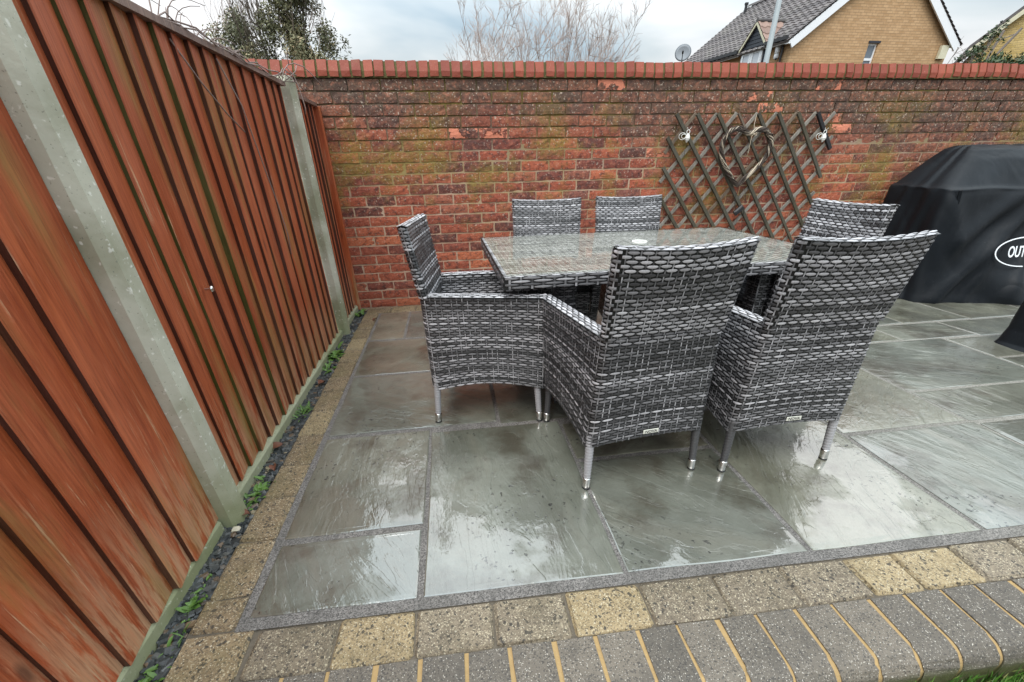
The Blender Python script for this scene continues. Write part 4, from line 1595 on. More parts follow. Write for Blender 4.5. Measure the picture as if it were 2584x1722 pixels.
rw = np.random.default_rng(4)
for k in range(34):
    ph_ = rw.uniform(0, 6.28); tw = rw.choice([5, 6, 7]); rr = rw.uniform(.004, .019)
    u0 = rw.uniform(0, 1); ul = rw.uniform(.55, 1.0)
    pts = []
    for i in range(46):
        u = u0 + ul * i / 45
        q = heart(u); q2 = heart(u + .01)
        d = q2 - q; d /= np.linalg.norm(d) + 1e-9
        n = np.array([-d[1], d[0]])
        a = ph_ + 2 * math.pi * tw * u
        q = q + n * rr * math.cos(a)
        pts.append((q[0], -0.062 + rr * math.sin(a), q[1]))
    (wrep if rw.random() < .36 else wre).tube(pts, rw.uniform(.0022, .0040), 5)
wr_o = empty("heart_wreath", (3.222, -0.06, 0.9)); tag(wr_o, "heart-shaped wreath of twisted willow twigs hanging on the trellis", "wreath")
for m_, nm, mt in ((wre, "dark_twigs", "wicker_dark"), (wrep, "pale_twigs", "wicker_pale")):
    o = m_.build(nm, mt, None, True); o.parent = wr_o; o.matrix_parent_inverse = Matrix.Translation((-3.222, 0.06, -0.9))
    o["kind"] = "stuff"
mb = MB()
mb.tube([(3.225, -.055, 1.42), (3.218, -.066, 1.35), (3.226, -.078, 1.285), (3.21, -.08, 1.27), (3.22, -.07, 1.15)], .0022, 5)
mb.tube([(3.225, -.08, 1.285), (3.245, -.082, 1.295), (3.25, -.082, 1.275), (3.228, -.082, 1.28)], .003, 5)
o = mb.build("hanging_string", "wicker_pale"); o.parent = wr_o; o.matrix_parent_inverse = Matrix.Translation((-3.222, 0.06, -0.9))


def bee(cx, cz, label):
    root = empty("bee_ornament", (cx, -0.055, cz))
    tag(root, label, "ornament", "white bee ornaments on the trellis")
    m_ = MB()
    prof = []
    for k in range(15):
        f = k / 14
        r_ = 0.0205 * math.sin(math.pi * (0.10 + .86 * f)) * (1.06 if k % 3 == 1 else .93)
        prof.append((max(r_, .001), .022 - .062 * f))
    m_.lathe(prof, 14, Matrix.Rotation(R(4), 4, 'Y'))
    m_.build("body", "white_enamel", root, True)
    m_ = MB()
    m_.tube([(0.013 * math.cos(a), 0, .034 + .014 * math.sin(a)) for a in np.linspace(-1.3, 4.45, 15)], .0030, 6)
    m_.build("head", "white_enamel", root, True)
    m_ = MB()
    for sg in (-1, 1):
        m_.tube([(sg * .006, 0, .046), (sg * .009, -.003, .055), (sg * .014, -.005, .060)], .0016, 5)
        m_.lathe([(.001, -.003), (.0034, 0), (.001, .003)], 8, Matrix.Translation((sg * .014, -.005, .061)))
    m_.build("antennae", "white_enamel", root, True)
    for k, (rx, rz, tilt_) in enumerate(((.030, .024, .2), (.019, .015, .0))):
        m_ = MB()
        m_.tube([(-.026 - .02 * (1 - k) * .4 + rx * math.cos(a) - .012, -.006 - .004 * k, .004 + rz * math.sin(a)) for a in np.linspace(.5, 5.8, 17)], .0022, 5)
        m_.build("wing", "white_enamel", root, True)
    return root


bee(2.675, 1.272, "white wire bee ornament hanging at the left of the trellis")
bee(3.876, 1.258, "white wire bee ornament hanging at the right of the trellis")
mb = MB()
Rm = Matrix.Translation((3.262, -.060, .712)) @ Matrix.Rotation(R(-42), 4, 'Y')
mb.box((-.045, -.014, -.022), (.045, .010, .022), M=Rm, b=.004)
o = mb.build("light_box", "black_plastic")
tag(o, "small black plastic box clipped low on the trellis under the heart wreath", "light")
mb = MB(); mb.box((-.036, -.019, -.015), (.036, -.0145, .015), M=Rm, b=.002)
mb.build("cover_plate", "dark_gutter", o)
mb = MB()
pts = [(3.222, -.05, .9), (3.215, -.04, .80), (3.235, -.045, .72), (3.262, -.06, .7)]
mb.tube(pts, .0018, 5)
mb.tube([(3.30, -.045, .86), (3.325, -.045, .74), (3.335, -.043, .62), (3.36, -.043, .5)], .0018, 5)
tag(mb.build("cable", "black_plastic"), "thin black wires trailing down the trellis below the wreath", "cable")

# ================================================================== BARBECUE COVER
def cover(name, levels, label, cat, n=120, folds=1.0, seed=1, ex=5.0, ridges=()):
    """draped cover lofted through rounded-rectangle outlines; levels: z, x0, x1, y0(front at x0), y0(front at x1), y1"""
    rc_ = np.random.default_rng(seed)
    ph_ = rc_.uniform(0, 6.28, 6)
    vs_, fs = [], []
    # interpolate levels smoothly
    L = np.array(levels, float)
    ks = np.linspace(0, len(L) - 1, 67)
    D_ = np.array([[np.interp(k, np.arange(len(L)), L[:, c_]) for c_ in range(6)] for k in ks])
    zmin, zmax = L[0, 0], L[-1, 0]
    for q in D_:
        z, xa, xb_, yf0, yf1, yb_ = q
        for k in range(n):
            a = 2 * math.pi * k / n
            c_, s_ = math.cos(a), math.sin(a)
            m_ = (abs(c_) ** ex + abs(s_) ** ex) ** (-1 / ex)
            u, v = m_ * c_, m_ * s_
            fx = (u + 1) / 2
            yf_ = yf0 + (yf1 - yf0) * min(1, max(0, fx * 1.6))
            x_ = xa + (xb_ - xa) * fx
            y_ = yf_ + (yb_ - yf_) * (v + 1) / 2
            low = max(0, 1 - (z - zmin) / (0.75 * (zmax - zmin)))
            am = folds * (0.008 + 0.034 * low ** 1.2) * (1 if z < .88 else .45)
            w_ = math.sin(a * 11 + ph_[0] + 1.7 * math.sin(z * 4)) * .5 + math.sin(a * 19 + ph_[1] - z * 5) * .3 + math.sin(a * 6 + ph_[2] + z * 7) * .6
            x_ += c_ * am * w_
            y_ += s_ * am * w_
            for (ra, rb_, wdt, amp) in ridges:          # long pulled folds across the front
                ax_, az_, bx_, bz_ = *ra, *rb_
                tt = max(0.0, min(1.0, ((x_ - ax_) * (bx_ - ax_) + (z - az_) * (bz_ - az_)) / ((bx_ - ax_) ** 2 + (bz_ - az_) ** 2)))
                dd = math.hypot(x_ - ax_ - tt * (bx_ - ax_), z - az_ - tt * (bz_ - az_))
                if s_ < 0.2:
                    y_ -= amp * math.exp(-(dd / wdt) ** 2) * (.35 + .65 * math.sin(math.pi * (.15 + .7 * tt)))
            z_ = z + (0.004 * math.sin(a * 13 + ph_[3]) if q is not D_[0] else 0)
            vs_.append((x_, y_, z_ + gz(-0.6) * 0))
    m = len(D_)
    for i in range(m - 1):
        for k in range(n):
            k2 = (k + 1) % n
            fs.append((i * n + k, i * n + k2, (i + 1) * n + k2, (i + 1) * n + k))
    fs.append(tuple((m - 1) * n + k for k in range(n)))
    mb_ = MB(); mb_.add(vs_, fs)
    root = empty(name, ((L[0, 1] + L[0, 2]) / 2, (L[0, 3] + L[0, 5]) / 2, 0.03))
    tag(root, label, cat)
    o = mb_.build("fabric", "cover_fabric", None, True)
    o.parent = root; o.matrix_parent_inverse = Matrix.Translation(-Vector(root.location))
    return root


bbq = cover("barbecue_cover", [
    (0.028, 4.56, 6.35, -0.76, -1.06, -0.10), (0.10, 4.57, 6.33, -0.74, -1.00, -0.10), (0.30, 4.58, 6.30, -0.70, -0.86, -0.09), (0.60, 4.59, 6.26, -0.67, -0.74, -0.09),
    (0.84, 4.60, 6.25, -0.66, -0.68, -0.10), (0.888, 4.605, 6.24, -0.652, -0.66, -0.10), (0.905, 4.645, 6.22, -0.62, -0.64, -0.11), (1.00, 4.76, 6.12, -0.54, -0.62, -0.12),
    (1.09, 4.87, 6.05, -0.47, -0.58, -0.13), (1.155, 4.95, 6.00, -0.41, -0.50, -0.15), (1.176, 5.00, 5.95, -0.36, -0.44, -0.18), (1.182, 5.15, 5.8, -0.32, -0.36, -0.24)],
    "large black fabric barbecue cover with a white oval logo at the right by the wall", "cover", seed=3, ex=16.0, folds=1.1, n=200, ridges=(((4.72, .06), (5.32, .72), .05, .06), ((4.95, .05), (5.12, .42), .045, .045), ((4.82, .52), (5.35, .95), .06, .05), ((5.25, .1), (5.5, .6), .06, .06), ((4.66, .80), (4.80, .45), .04, .03)))
BINV = Matrix.Translation(-Vector(bbq.location))
# printed logo, lying on the front of the cover
el_ = MB()
N = 72
C0 = np.array([5.352, 0.428])
lx, lz = 0.290, 0.112
pl_y = lambda x_, z_: -0.815 - 0.10 * (0.45 - z_) / 0.3 - 0.02 * (x_ - 5.2)
vs_, fs = [], []
for k in range(N):
    a = 2 * math.pi * k / N
    for sc_ in (1.0, 0.965):
        q = C0 + np.array([lx * sc_ * math.cos(a), (lz - (1 - sc_) * .21) * math.sin(a)])
        for dy_ in (0, .002):
            vs_.append((q[0], pl_y(*q) + dy_, q[1]))
for k in range(N):
    k2 = (k + 1) % N
    a, b_ = k * 4, k2 * 4
    fs += [(a, a + 2, b_ + 2, b_), (a + 1, b_ + 1, b_ + 3, a + 3), (a, b_, b_ + 1, a + 1), (a + 2, a + 3, b_ + 3, b_ + 2)]
el_.add(vs_, fs)
o = el_.build("logo_ring", "cover_print"); o.parent = bbq; o.matrix_parent_inverse = BINV
lg = link("logo_lettering", text_mesh("logo_lettering", "OUT", 0.122, "cover_print", 0.0012, 0.12, 0.62), None)
lg.parent = bbq; lg.matrix_parent_inverse = BINV
lg.location = (5.255, pl_y(5.255, .428) - .002, 0.428)
lg.rotation_euler = (math.pi / 2 - math.atan(.10 / .3), 0, math.atan(-.02))
# strap sleeve at the shoulder
mb = MB()
mb.box((-.012, -.006, -.06), (.012, .006, .045), M=Matrix.Translation((4.668, -.668, .845)) @ Matrix.Rotation(R(-14), 4, 'Y') @ Matrix.Rotation(R(-35), 4, 'Z'), b=.004)
o = mb.build("strap", "cover_fabric"); o.parent = bbq; o.matrix_parent_inverse = BINV

cover("furniture_cover", [
    (0.062, 4.235, 5.4, -2.35, -2.35, -1.585), (0.085, 4.255, 5.4, -2.33, -2.33, -1.590), (0.17, 4.275, 5.4, -2.25, -2.25, -1.60), (0.30, 4.272, 5.4, -2.2, -2.2, -1.60),
    (0.45, 4.275, 5.4, -2.15, -2.15, -1.60), (0.66, 4.28, 5.38, -2.1, -2.1, -1.61), (0.70, 4.31, 5.35, -2.05, -2.05, -1.64), (0.71, 4.5, 5.2, -1.98, -1.98, -1.75)],
    "black draped cover cut off by the right edge, nearer than the barbecue", "cover", seed=9, folds=.35, ex=16.0)

# ================================================================== SMALL GREEN THINGS AND LITTER
def weed(cx, cy, n, size, label, grassy=False):
    root = empty("weed", (cx, cy, gz(cy) - .01))
    tag(root, label, "plant", "weeds growing in the slate strip")
    m_ = MB()
    rg_ = np.random.default_rng(int(abs(cy) * 1000))
    for k in range(int(n * 2.2)):
        a = rg_.uniform(0, 6.28); l_ = size * rg_.uniform(.35, .95); wd = l_ * (.06 if grassy else .19)
        el__ = rg_.uniform(.35, 1.2)
        px, py = rg_.normal(0, .010), rg_.normal(0, .034)
        dx_, dy_ = math.cos(a), math.sin(a)
        nx_, ny_ = -dy_ * wd, dx_ * wd
        pts = []
        for i in range(5):
            f = i / 4
            r_ = l_ * f * math.cos(el__ - f * .8)
            z_ = l_ * f * math.sin(el__ - f * .45)
            wq = math.sin(math.pi * min(1, .12 + f * .88)) ** (.6)
            pts.append(((px + dx_ * r_ - nx_ * wq, py + dy_ * r_ - ny_ * wq, z_ + .003 * wq), (px + dx_ * r_, py + dy_ * r_, z_), (px + dx_ * r_ + nx_ * wq, py + dy_ * r_ + ny_ * wq, z_ + .003 * wq)))
        vs_ = [q for r3 in pts for q in r3]
        m_.add(vs_, [(i * 3 + k_, i * 3 + k_ + 1, i * 3 + k_ + 4, i * 3 + k_ + 3) for i in range(4) for k_ in range(2)])
    o_ = m_.build("foliage", "weed_leaf", root, True)
    return root


weed(-0.082, -1.05, 34, .075, "largest clump of bright green weeds near the far fence post")
weed(-0.070, -1.24, 16, .05, "low green weed just in front of the largest weed clump")
weed(-0.066, -1.77, 26, .065, "tufty green grass weed halfway along the slate strip", True)
weed(-0.060, -2.34, 22, .045, "leafy green weed beside the wide concrete post's far side")
weed(-0.072, -2.43, 14, .04, "small green weed tight behind the wide concrete post")
weed(-0.066, -2.82, 18, .04, "yellow-green weed in the slate strip nearer than the wide post")
weed(-0.056, -2.94, 10, .035, "tiny green weed near the bottom of the slate strip", True)
weed(-0.060, -3.02, 12, .04, "green weed at the very bottom end of the slate strip")
weed(-0.07, -0.16, 16, .07, "green weed in the corner of fence and brick wall")


def leaf(cx, cy, sz, rot, label, mat="dead_leaf", cz=None):
    m_ = MB()
    vs_, fs = [], []
    for i in range(6):
        f = i / 5
        wq = sz * .42 * math.sin(math.pi * (.06 + .9 * f)) ** .8
        for k in (-1, 0, 1):
            vs_.append((sz * (f - .5), k * wq, .012 * math.sin(f * 3) + (.012 if k else 0) * random.uniform(.6, 1.2)))
    for i in range(5):
        for k in range(2):
            a = i * 3 + k
            fs.append((a, a + 1, a + 4, a + 3))
    m_.add(vs_, fs)
    o = m_.build("dead_leaf", mat, None, True)
    o.location = (cx, cy, (gz(cy) + .003) if cz is None else cz)
    o.rotation_euler = (random.uniform(-.3, .3), random.uniform(-.3, .3), rot)
    tag(o, label, "leaf", "dead leaves")


leaf(-0.088, -2.066, .05, .5, "curled red-brown dead leaf against the gravel board mid strip")
leaf(-0.055, -1.45, .05, 1.2, "dark red dead leaf on the slate strip past the middle")
leaf(-0.048, -2.22, .035, 2.0, "small orange dead leaf on the slate strip before the wide post")
leaf(0.088, -0.36, .04, .9, "small brown dead leaf on the left border near the wall")
leaf(-0.06, -2.48, .035, .1, "brown dead leaf at the foot of the wide concrete post")
mb = MB()
vs_, fs = bevel_box((-.014, -.010, -.006), (.014, .010, .006), .004, .002, np.random.default_rng(2)); mb.add(vs_, fs)
o = mb.build("pebble", "pale_stone"); o.location = (-0.062, -2.545, gz(-2.545) + .004)
tag(o, "pale cream pebble at the foot of the wide concrete post", "pebble")

# dry climber trailing along the fence top
mb = MB()
rv = np.random.default_rng(31)


def wander(p0, p1, n, amp):
    p0, p1 = np.array(p0, float), np.array(p1, float)
    q = [p0 + (p1 - p0) * i / (n - 1) for i in range(n)]
    return [tuple(a + rv.normal(0, amp, 3) * (0 < i < n - 1)) for i, a in enumerate(q)]


for k in range(5):
    ya = rv.uniform(-2.2, -1.2); yb_ = ya + rv.uniform(.5, 1.1)
    yb_ = min(yb_, -.55)
    mb.tube(wander((-.12 + rv.uniform(-.03, .02), ya, gz(ya) + 1.53 + rv.uniform(0, .03)), (-.10 + rv.uniform(-.02, .03), yb_, gz(yb_) + 1.53 + rv.uniform(-.0, .03)), 12, .009), rv.uniform(.0018, .0032), 5)
for (ya, h_, n_) in ((-1.74, .17, 6), (-1.60, .11, 5), (-1.42, .10, 6), (-1.30, .08, 4), (-1.9, .14, 4)):
    for j in range(n_):
        y_ = ya + rv.uniform(-.06, .06)
        e_ = (-.15 + rv.uniform(-.12, .10), y_ + rv.uniform(.02, .20), gz(y_) + 1.53 + h_ * rv.uniform(.25, 1.0))
        mid_ = (-.14 + rv.uniform(-.04, .04), y_ + rv.uniform(0, .06), gz(y_) + 1.53 + h_ * rv.uniform(.2, .6))
        q0, q1, q2 = np.array((-.13, y_, gz(y_) + 1.52)), np.array(mid_) + np.array([0, 0, .03]), np.array(e_)
        q2[2] = min(q2[2], q0[2] + .11)
        mb.tube([tuple((1 - f) ** 2 * q0 + 2 * f * (1 - f) * q1 + f * f * q2) for f in np.linspace(0, 1, 7)], list(np.linspace(.0022, .0012, 7)), 5)
for pts in (
    [(-.10, -.72, 1.54), (-.09, -.66, 1.61), (-.075, -.60, 1.645), (-.06, -.54, 1.66), (-.03, -.46, 1.655), (0.0, -.40, 1.62), (.03, -.35, 1.57)],
    [(-.115, -.70, 1.57), (-.10, -.63, 1.625), (-.075, -.58, 1.60), (-.06, -.62, 1.565), (-.085, -.68, 1.56), (-.09, -.62, 1.61), (-.05, -.57, 1.60)],
    [(-.12, -.78, 1.56), (-.09, -.70, 1.60), (-.07, -.63, 1.58), (-.05, -.56, 1.555), (-.04, -.50, 1.53)],
    [(-.08, -.62, 1.63), (-.06, -.60, 1.60), (-.045, -.60, 1.55), (-.036, -.605, 1.49), (-.03, -.61, 1.44), (-.036, -.612, 1.41)],
    [(-.10, -.68, 1.555), (-.07, -.62, 1.59), (-.05, -.57, 1.62), (-.05, -.53, 1.65)],
    [(-.07, -.60, 1.645), (-.072, -.595, 1.68), (-.068, -.60, 1.70)],
    [(-.12, -1.75, 1.56), (-.095, -1.68, 1.45), (-.09, -1.55, 1.36), (-.092, -1.42, 1.30)],
    [(-.11, -1.45, 1.55), (-.09, -1.38, 1.40), (-.09, -1.33, 1.2), (-.088, -1.28, 1.0), (-.09, -1.25, .85), (-.092, -1.27, .75)]):
    mb.tube(pts, .0028, 5)
o = mb.build("dry_vine", "vine_twig", None, True)
tag(o, "leafless dry vine twigs trailing along the top of the fence", "vine")

# ================================================================== BEYOND THE WALL
el0, er0 = np.array([12.84, 13.0, 4.31]), np.array([19.36, 13.29, 4.31])
XA = (er0 - el0) / np.linalg.norm(er0 - el0)
HW = np.linalg.norm(er0 - el0)
YA = np.array([-XA[1], XA[0], 0.0])
ZAx = np.array([0, 0, 1.0])
LEN = 7.6
APEX_H = 2.42


def HP(u, v, h):
    """house frame: u across the gable, v back from it, h above the eaves"""
    return tuple(el0 + XA * u + YA * v + ZAx * h)


house = empty("house", HP(HW / 2, 0, -4.3))
tag(house, "tan brick house with a grey tiled gable roof behind the wall", "house")
HINV = Matrix.Translation(-Vector(house.location))


def hpart(o, parent=None):
    if parent is None:
        o.parent = house; o.matrix_parent_inverse = HINV
    else:
        o.parent = parent; o.matrix_parent_inverse = HINV if False else Matrix.Identity(4)
    return o


def hbox(mb_, u0, u1, v0, v1, h0, h1, rnd=0.0, bk=False):
    vs_ = [HP(u, v, h) for h in (h0, h1) for (u, v) in ((u0, v0), (u1, v0), (u1, v1), (u0, v1))]
    mb_.add(vs_, [(3, 2, 1, 0), (4, 5, 6, 7), (0, 1, 5, 4), (1, 2, 6, 5), (2, 3, 7, 6), (3, 0, 4, 7)], rnd)


# gable wall with a window opening (built as strips round the hole), side wall behind
mb = MB()
wu0, wu1, wh0, wh1 = 3.06, 3.46, -1.35, -0.13


def gq(pts):
    mb.add([HP(u, 0, h) for u, h in pts], [tuple(range(len(pts)))], bk=[(u, h, 0) for u, h in pts])


gq([(0, -4.5), (wu0, -4.5), (wu0, wh1), (0, wh1)])
gq([(wu1, -4.5), (HW, -4.5), (HW, wh1), (wu1, wh1)])
gq([(wu0, -4.5), (wu1, -4.5), (wu1, wh0), (wu0, wh0)])
gq([(0, wh1), (wu0, wh1), (wu1, wh1), (HW, wh1), (HW, 0), (HW / 2, APEX_H - .02), (0, 0)])
dv = .12
for a, b_ in (((wu0, wh0), (wu1, wh0)), ((wu1, wh0), (wu1, wh1)), ((wu1, wh1), (wu0, wh1)), ((wu0, wh1), (wu0, wh0))):
    mb.add([HP(a[0], 0, a[1]), HP(b_[0], 0, b_[1]), HP(b_[0], dv, b_[1]), HP(a[0], dv, a[1])], [(0, 1, 2, 3)], bk=[(a[0], a[1], 0), (b_[0], b_[1], 0), (b_[0], b_[1], .1), (a[0], a[1], .1)])
mb.add([HP(0, 0, -4.5), HP(0, LEN, -4.5), HP(0, LEN, 0), HP(0, 0, 0)], [(0, 1, 2, 3)], bk=[(0, -4.5, 0), (LEN, -4.5, 0), (LEN, 0, 0), (0, 0, 0)])
mb.add([HP(HW, 0, -4.5), HP(HW, LEN, -4.5), HP(HW, LEN, 0), HP(HW, 0, 0)], [(0, 1, 2, 3)], bk=[(0, -4.5, 0), (LEN, -4.5, 0), (LEN, 0, 0), (0, 0, 0)])
mb.add([HP(0, LEN, -4.5), HP(HW, LEN, -4.5), HP(HW, LEN, 0), HP(HW / 2, LEN, APEX_H), HP(0, LEN, 0)], [(0, 1, 2, 3, 4)], bk=[(0, 0, 0), (HW, 0, 0), (HW, 4, 0), (3, 6, 0), (0, 4, 0)])
hpart(mb.build("wall", "gable_brick"))
# gable window
fr_ = MB()
for (a, b_, c_, d_) in ((wu0, wu0 + .05, wh0, wh1), (wu1 - .05, wu1, wh0, wh1), (wu0 + .05, wu1 - .05, wh1 - .06, wh1), (wu0 + .05, wu1 - .05, -.62, -.55), (wu0 + .05, wu1 - .05, wh0, wh0 + .05)):
    hbox(fr_, a, b_, .06, .11, c_, d_)
win = hpart(fr_.build("window", "upvc_white"))
for (c_, d_) in ((-.55, wh1 - .06), (wh0 + .05, -.62)):
    m_ = MB(); hbox(m_, wu0 + .05, wu1 - .05, .085, .095, c_, d_)
    p_ = m_.build("pane", "window_glass"); p_.parent = win
m_ = MB(); hbox(m_, wu0 - .03, wu1 + .05, -.03, .0, wh1, wh1 + .06)
p_ = m_.build("lintel", "dark_cladding"); p_.parent = win

# roof: tile courses as real geometry on both slopes
SLOPE = math.atan2(APEX_H, HW / 2)
RL = math.hypot(APEX_H, HW / 2)


def roof_pt(side, d, v, up):
    """d down-slope distance from ridge; up along slope normal"""
    u = HW / 2 + side * (d * math.cos(SLOPE)) + side * math.sin(SLOPE) * up
    h = APEX_H - d * math.sin(SLOPE) + math.cos(SLOPE) * up + .04
    return HP(u, v, h)


tile_unit = None
roofm = MB()
for side in (-1, 1):
    nrow = 22
    OV = .32
    dr = (RL + OV) / nrow
    NW = int((LEN + .3) / .075)
    for r_ in range(nrow):
        d0, d1 = r_ * dr, (r_ + 1) * dr + .05
        vs_, fs = [], []
        for k in range(NW + 1):
            v = -.18 + k * .075
            wv_ = .030 if (k % 4) in (0, 1) else .0
            vs_.append(roof_pt(side, d0, v, .01 + wv_))
            vs_.append(roof_pt(side, d1, v, .042 + wv_))
            vs_.append(roof_pt(side, d1, v, .0 + wv_ * 0))
        for k in range(NW):
            a = k * 3
            fs.append((a, a + 3, a + 4, a + 1)); fs.append((a + 1, a + 4, a + 5, a + 2))
        roofm.add(vs_, fs, .02 + .96 * ((r_ * 0.37) % 1))
roof = hpart(roofm.build("roof", "roof_tile"))
m_ = MB()
for k in range(24):
    v0, v1 = -.18 + k * .325, -.18 + (k + 1) * .325 - .008
    if v0 > LEN: break
    pts = [(-.13, -.04), (-.09, .05), (0, .085), (.09, .05), (.13, -.04)]
    vs_ = [HP(HW / 2 + a, vv, APEX_H + .09 + b_) for vv in (v0, v1) for a, b_ in pts]
    m_.add(vs_, [(i, i + 1, i + 6, i + 5) for i in range(4)], random.random())
o = m_.build("ridge_tiles", "roof_tile"); o.parent = roof
o["kind"] = "stuff"
# bargeboards on the near gable
for side in (-1, 1):
    m_ = MB()
    def bp(d, w_, v): return roof_pt(side, d, v, w_)
    d0, d1 = 0.0, RL + .30
    vs_ = [bp(d, w_, v) for v in (-.16, -.11) for d in (d0, d1) for w_ in (-.24, .0)]
    m_.add(vs_, [(0, 1, 3, 2), (4, 6, 7, 5), (0, 4, 5, 1), (2, 3, 7, 6), (1, 5, 7, 3), (0, 2, 6, 4)])
    # boxed eaves end
    vs_ = [bp(RL + .30, 0.0, v) for v in (-.158, -.0)] + [bp(RL - .12, -.235, v) for v in (-.158, -.0)]
    e1 = [HP(HW / 2 + side * (HW / 2 + .27), v, -.22) for v in (-.158, 0)]
    m_.add([vs_[0], vs_[1], vs_[2], vs_[3], e1[0], e1[1], HP(HW / 2 + side * HW / 2, -.158, -.22), HP(HW / 2 + side * HW / 2, 0, -.22)],
           [(0, 4, 6, 2), (0, 1, 5, 4), (4, 5, 7, 6)])
    hpart(m_.build("bargeboard", "upvc_white"))
# fascia, gutter, downpipe on the side facing left
m_ = MB(); hbox(m_, -.26, -.22, .0, 1.0, -.20, -.06); hbox(m_, -.26, -.22, 2.5, LEN, -.20, -.06); hpart(m_.build("fascia", "upvc_white"))
m_ = MB(); hbox(m_, -.36, -.27, -.1, 1.0, -.10, .0); hbox(m_, -.36, -.27, 2.5, LEN, -.10, .0); hpart(m_.build("gutter", "dark_gutter"))
m_ = MB(); m_.tube([HP(-.07, .32, -.2), HP(-.07, .32, -4.3)], .035, 8); m_.tube([HP(-.30, .32, -.08), HP(-.07, .32, -.24)], .035, 8); hpart(m_.build("downpipe", "dark_gutter"))
# soil vent on the roof
m_ = MB(); q = np.array(roof_pt(-1, .55, LEN - .35, 0)); m_.tube([tuple(q), tuple(q + np.array([0, 0, .42]))], .06, 10); m_.tube([tuple(q + np.array([0, 0, .34])), tuple(q + np.array([0, 0, .42]))], .085, 10)
hpart(m_.build("vent_pipe", "dark_gutter"))
# gabled dormer: clad face, window, little tiled roof
DU = -.18
v_l, v_r, v_a = 2.42, 1.06, 1.76
m_ = MB()
dz0 = -1.2
vs_ = [HP(DU, v_r, dz0), HP(DU, v_l, dz0), HP(DU, v_l, .03), HP(DU, v_a, .70), HP(DU, v_r, .03)]
vs2 = [HP(1.6, v_r, dz0), HP(1.6, v_l, dz0), HP(1.6, v_l, .03), HP(1.6, v_a, .70), HP(1.6, v_r, .03)]
m_.add(vs_ + vs2, [(0, 1, 2, 3, 4), (0, 4, 9, 5), (1, 6, 7, 2)])
dorm = hpart(m_.build("dormer", "dark_cladding"))
for k in range(6):                       # lapped boards on the face
    h0 = -.02 + k * .115
    f0 = max(0, (h0 - .03) / .67); f1 = max(0, (h0 + .105 - .03) / .67)
    if f1 >= 1: break
    vl0, vr0 = v_l + (v_a - v_l) * f0, v_r + (v_a - v_r) * f0
    vl1, vr1 = v_l + (v_a - v_l) * f1, v_r + (v_a - v_r) * f1
    m_ = MB()
    m_.add([HP(DU - .022, vr0, h0), HP(DU - .022, vl0, h0), HP(DU - .006, vl1, h0 + .105), HP(DU - .006, vr1, h0 + .105), HP(DU, vr0, h0), HP(DU, vl0, h0)], [(0, 1, 2, 3), (0, 4, 5, 1)])
    p_ = m_.build("board", "dark_cladding"); p_.parent = dorm
m_ = MB()
for (va, ve) in ((v_a, v_l + .16), (v_a, v_r - .16)):
    sgn = 1 if ve > va else -1
    he = .70 - abs(ve - va) * (.67 / (v_l - v_a))
    nrows = 4
    for r_ in range(nrows):
        f0, f1 = r_ / nrows, (r_ + 1) / nrows + .03
        vs_, fs = [], []
        NK = 24
        for k in range(NK + 1):
            u = DU - .10 + k * .075
            wv_ = .03 if (k % 4) in (0, 1) else 0
            vs_ += [HP(u, va + (ve - va) * f0, .74 + (he - .70) * f0 + wv_), HP(u, va + (ve - va) * f1, .775 + (he - .70) * f1 + wv_), HP(u, va + (ve - va) * f1, .72 + (he - .70) * f1)]
        for k in range(NK):
            a = k * 3
            fs += [(a, a + 3, a + 4, a + 1), (a + 1, a + 4, a + 5, a + 2)]
        m_.add(vs_, fs, .05 + .9 * random.random())
p_ = m_.build("dormer_roof", "dormer_tile"); p_.parent = dorm
for (va, ve) in ((v_a, v_l + .15), (v_a, v_r - .15)):
    he = .70 - abs(ve - va) * (.67 / (v_l - v_a))
    m_ = MB()
    vs_ = [HP(u, v, h) for u in (DU - .10, DU - .07) for (v, h) in ((va, .73), (ve, he + .03), (ve, he - .06), (va, .64))]
    m_.add(vs_, [(0, 1, 2, 3), (4, 7, 6, 5), (0, 4, 5, 1), (1, 5, 6, 2), (2, 6, 7, 3)])
    p_ = m_.build("trim_board", "cream_trim"); p_.parent = dorm
m_ = MB(); m_.tube([HP(DU - .1, v_a, .76), HP(1.15, v_a, .76)], .07, 8); p_ = m_.build("dormer_ridge", "roof_tile"); p_.parent = dorm
m_ = MB()
U0, U1 = DU - .05, DU - .006
hbox(m_, U0, U1, 1.16, 1.22, -1.2, -.08); hbox(m_, U0, U1, 2.28, 2.34, -1.2, -.08); hbox(m_, U0, U1, 1.22, 2.28, -.14, -.08); hbox(m_, U0, U1, 1.72, 1.79, -1.2, -.14)
for a, b_ in ((1.22, 1.72), (1.79, 2.28)):
    hbox(m_, U0 - .012, U0 - .001, a, a + .07, -1.2, -.14); hbox(m_, U0 - .012, U0 - .001, b_ - .07, b_, -1.2, -.14); hbox(m_, U0 - .012, U0 - .001, a + .07, b_ - .07, -.22, -.14)
p_ = m_.build("dormer_window", "upvc_white"); p_.parent = dorm
for a, b_ in ((1.29, 1.65), (1.86, 2.21)):
    m2 = MB(); hbox(m2, U0 + .010, U0 + .016, a, b_, -1.2, -.22)
    q_ = m2.build("dormer_pane", "blind"); q_.parent = dorm
for o_ in [c for c in COL.objects if c.parent in (dorm, roof, win)]:
    pass
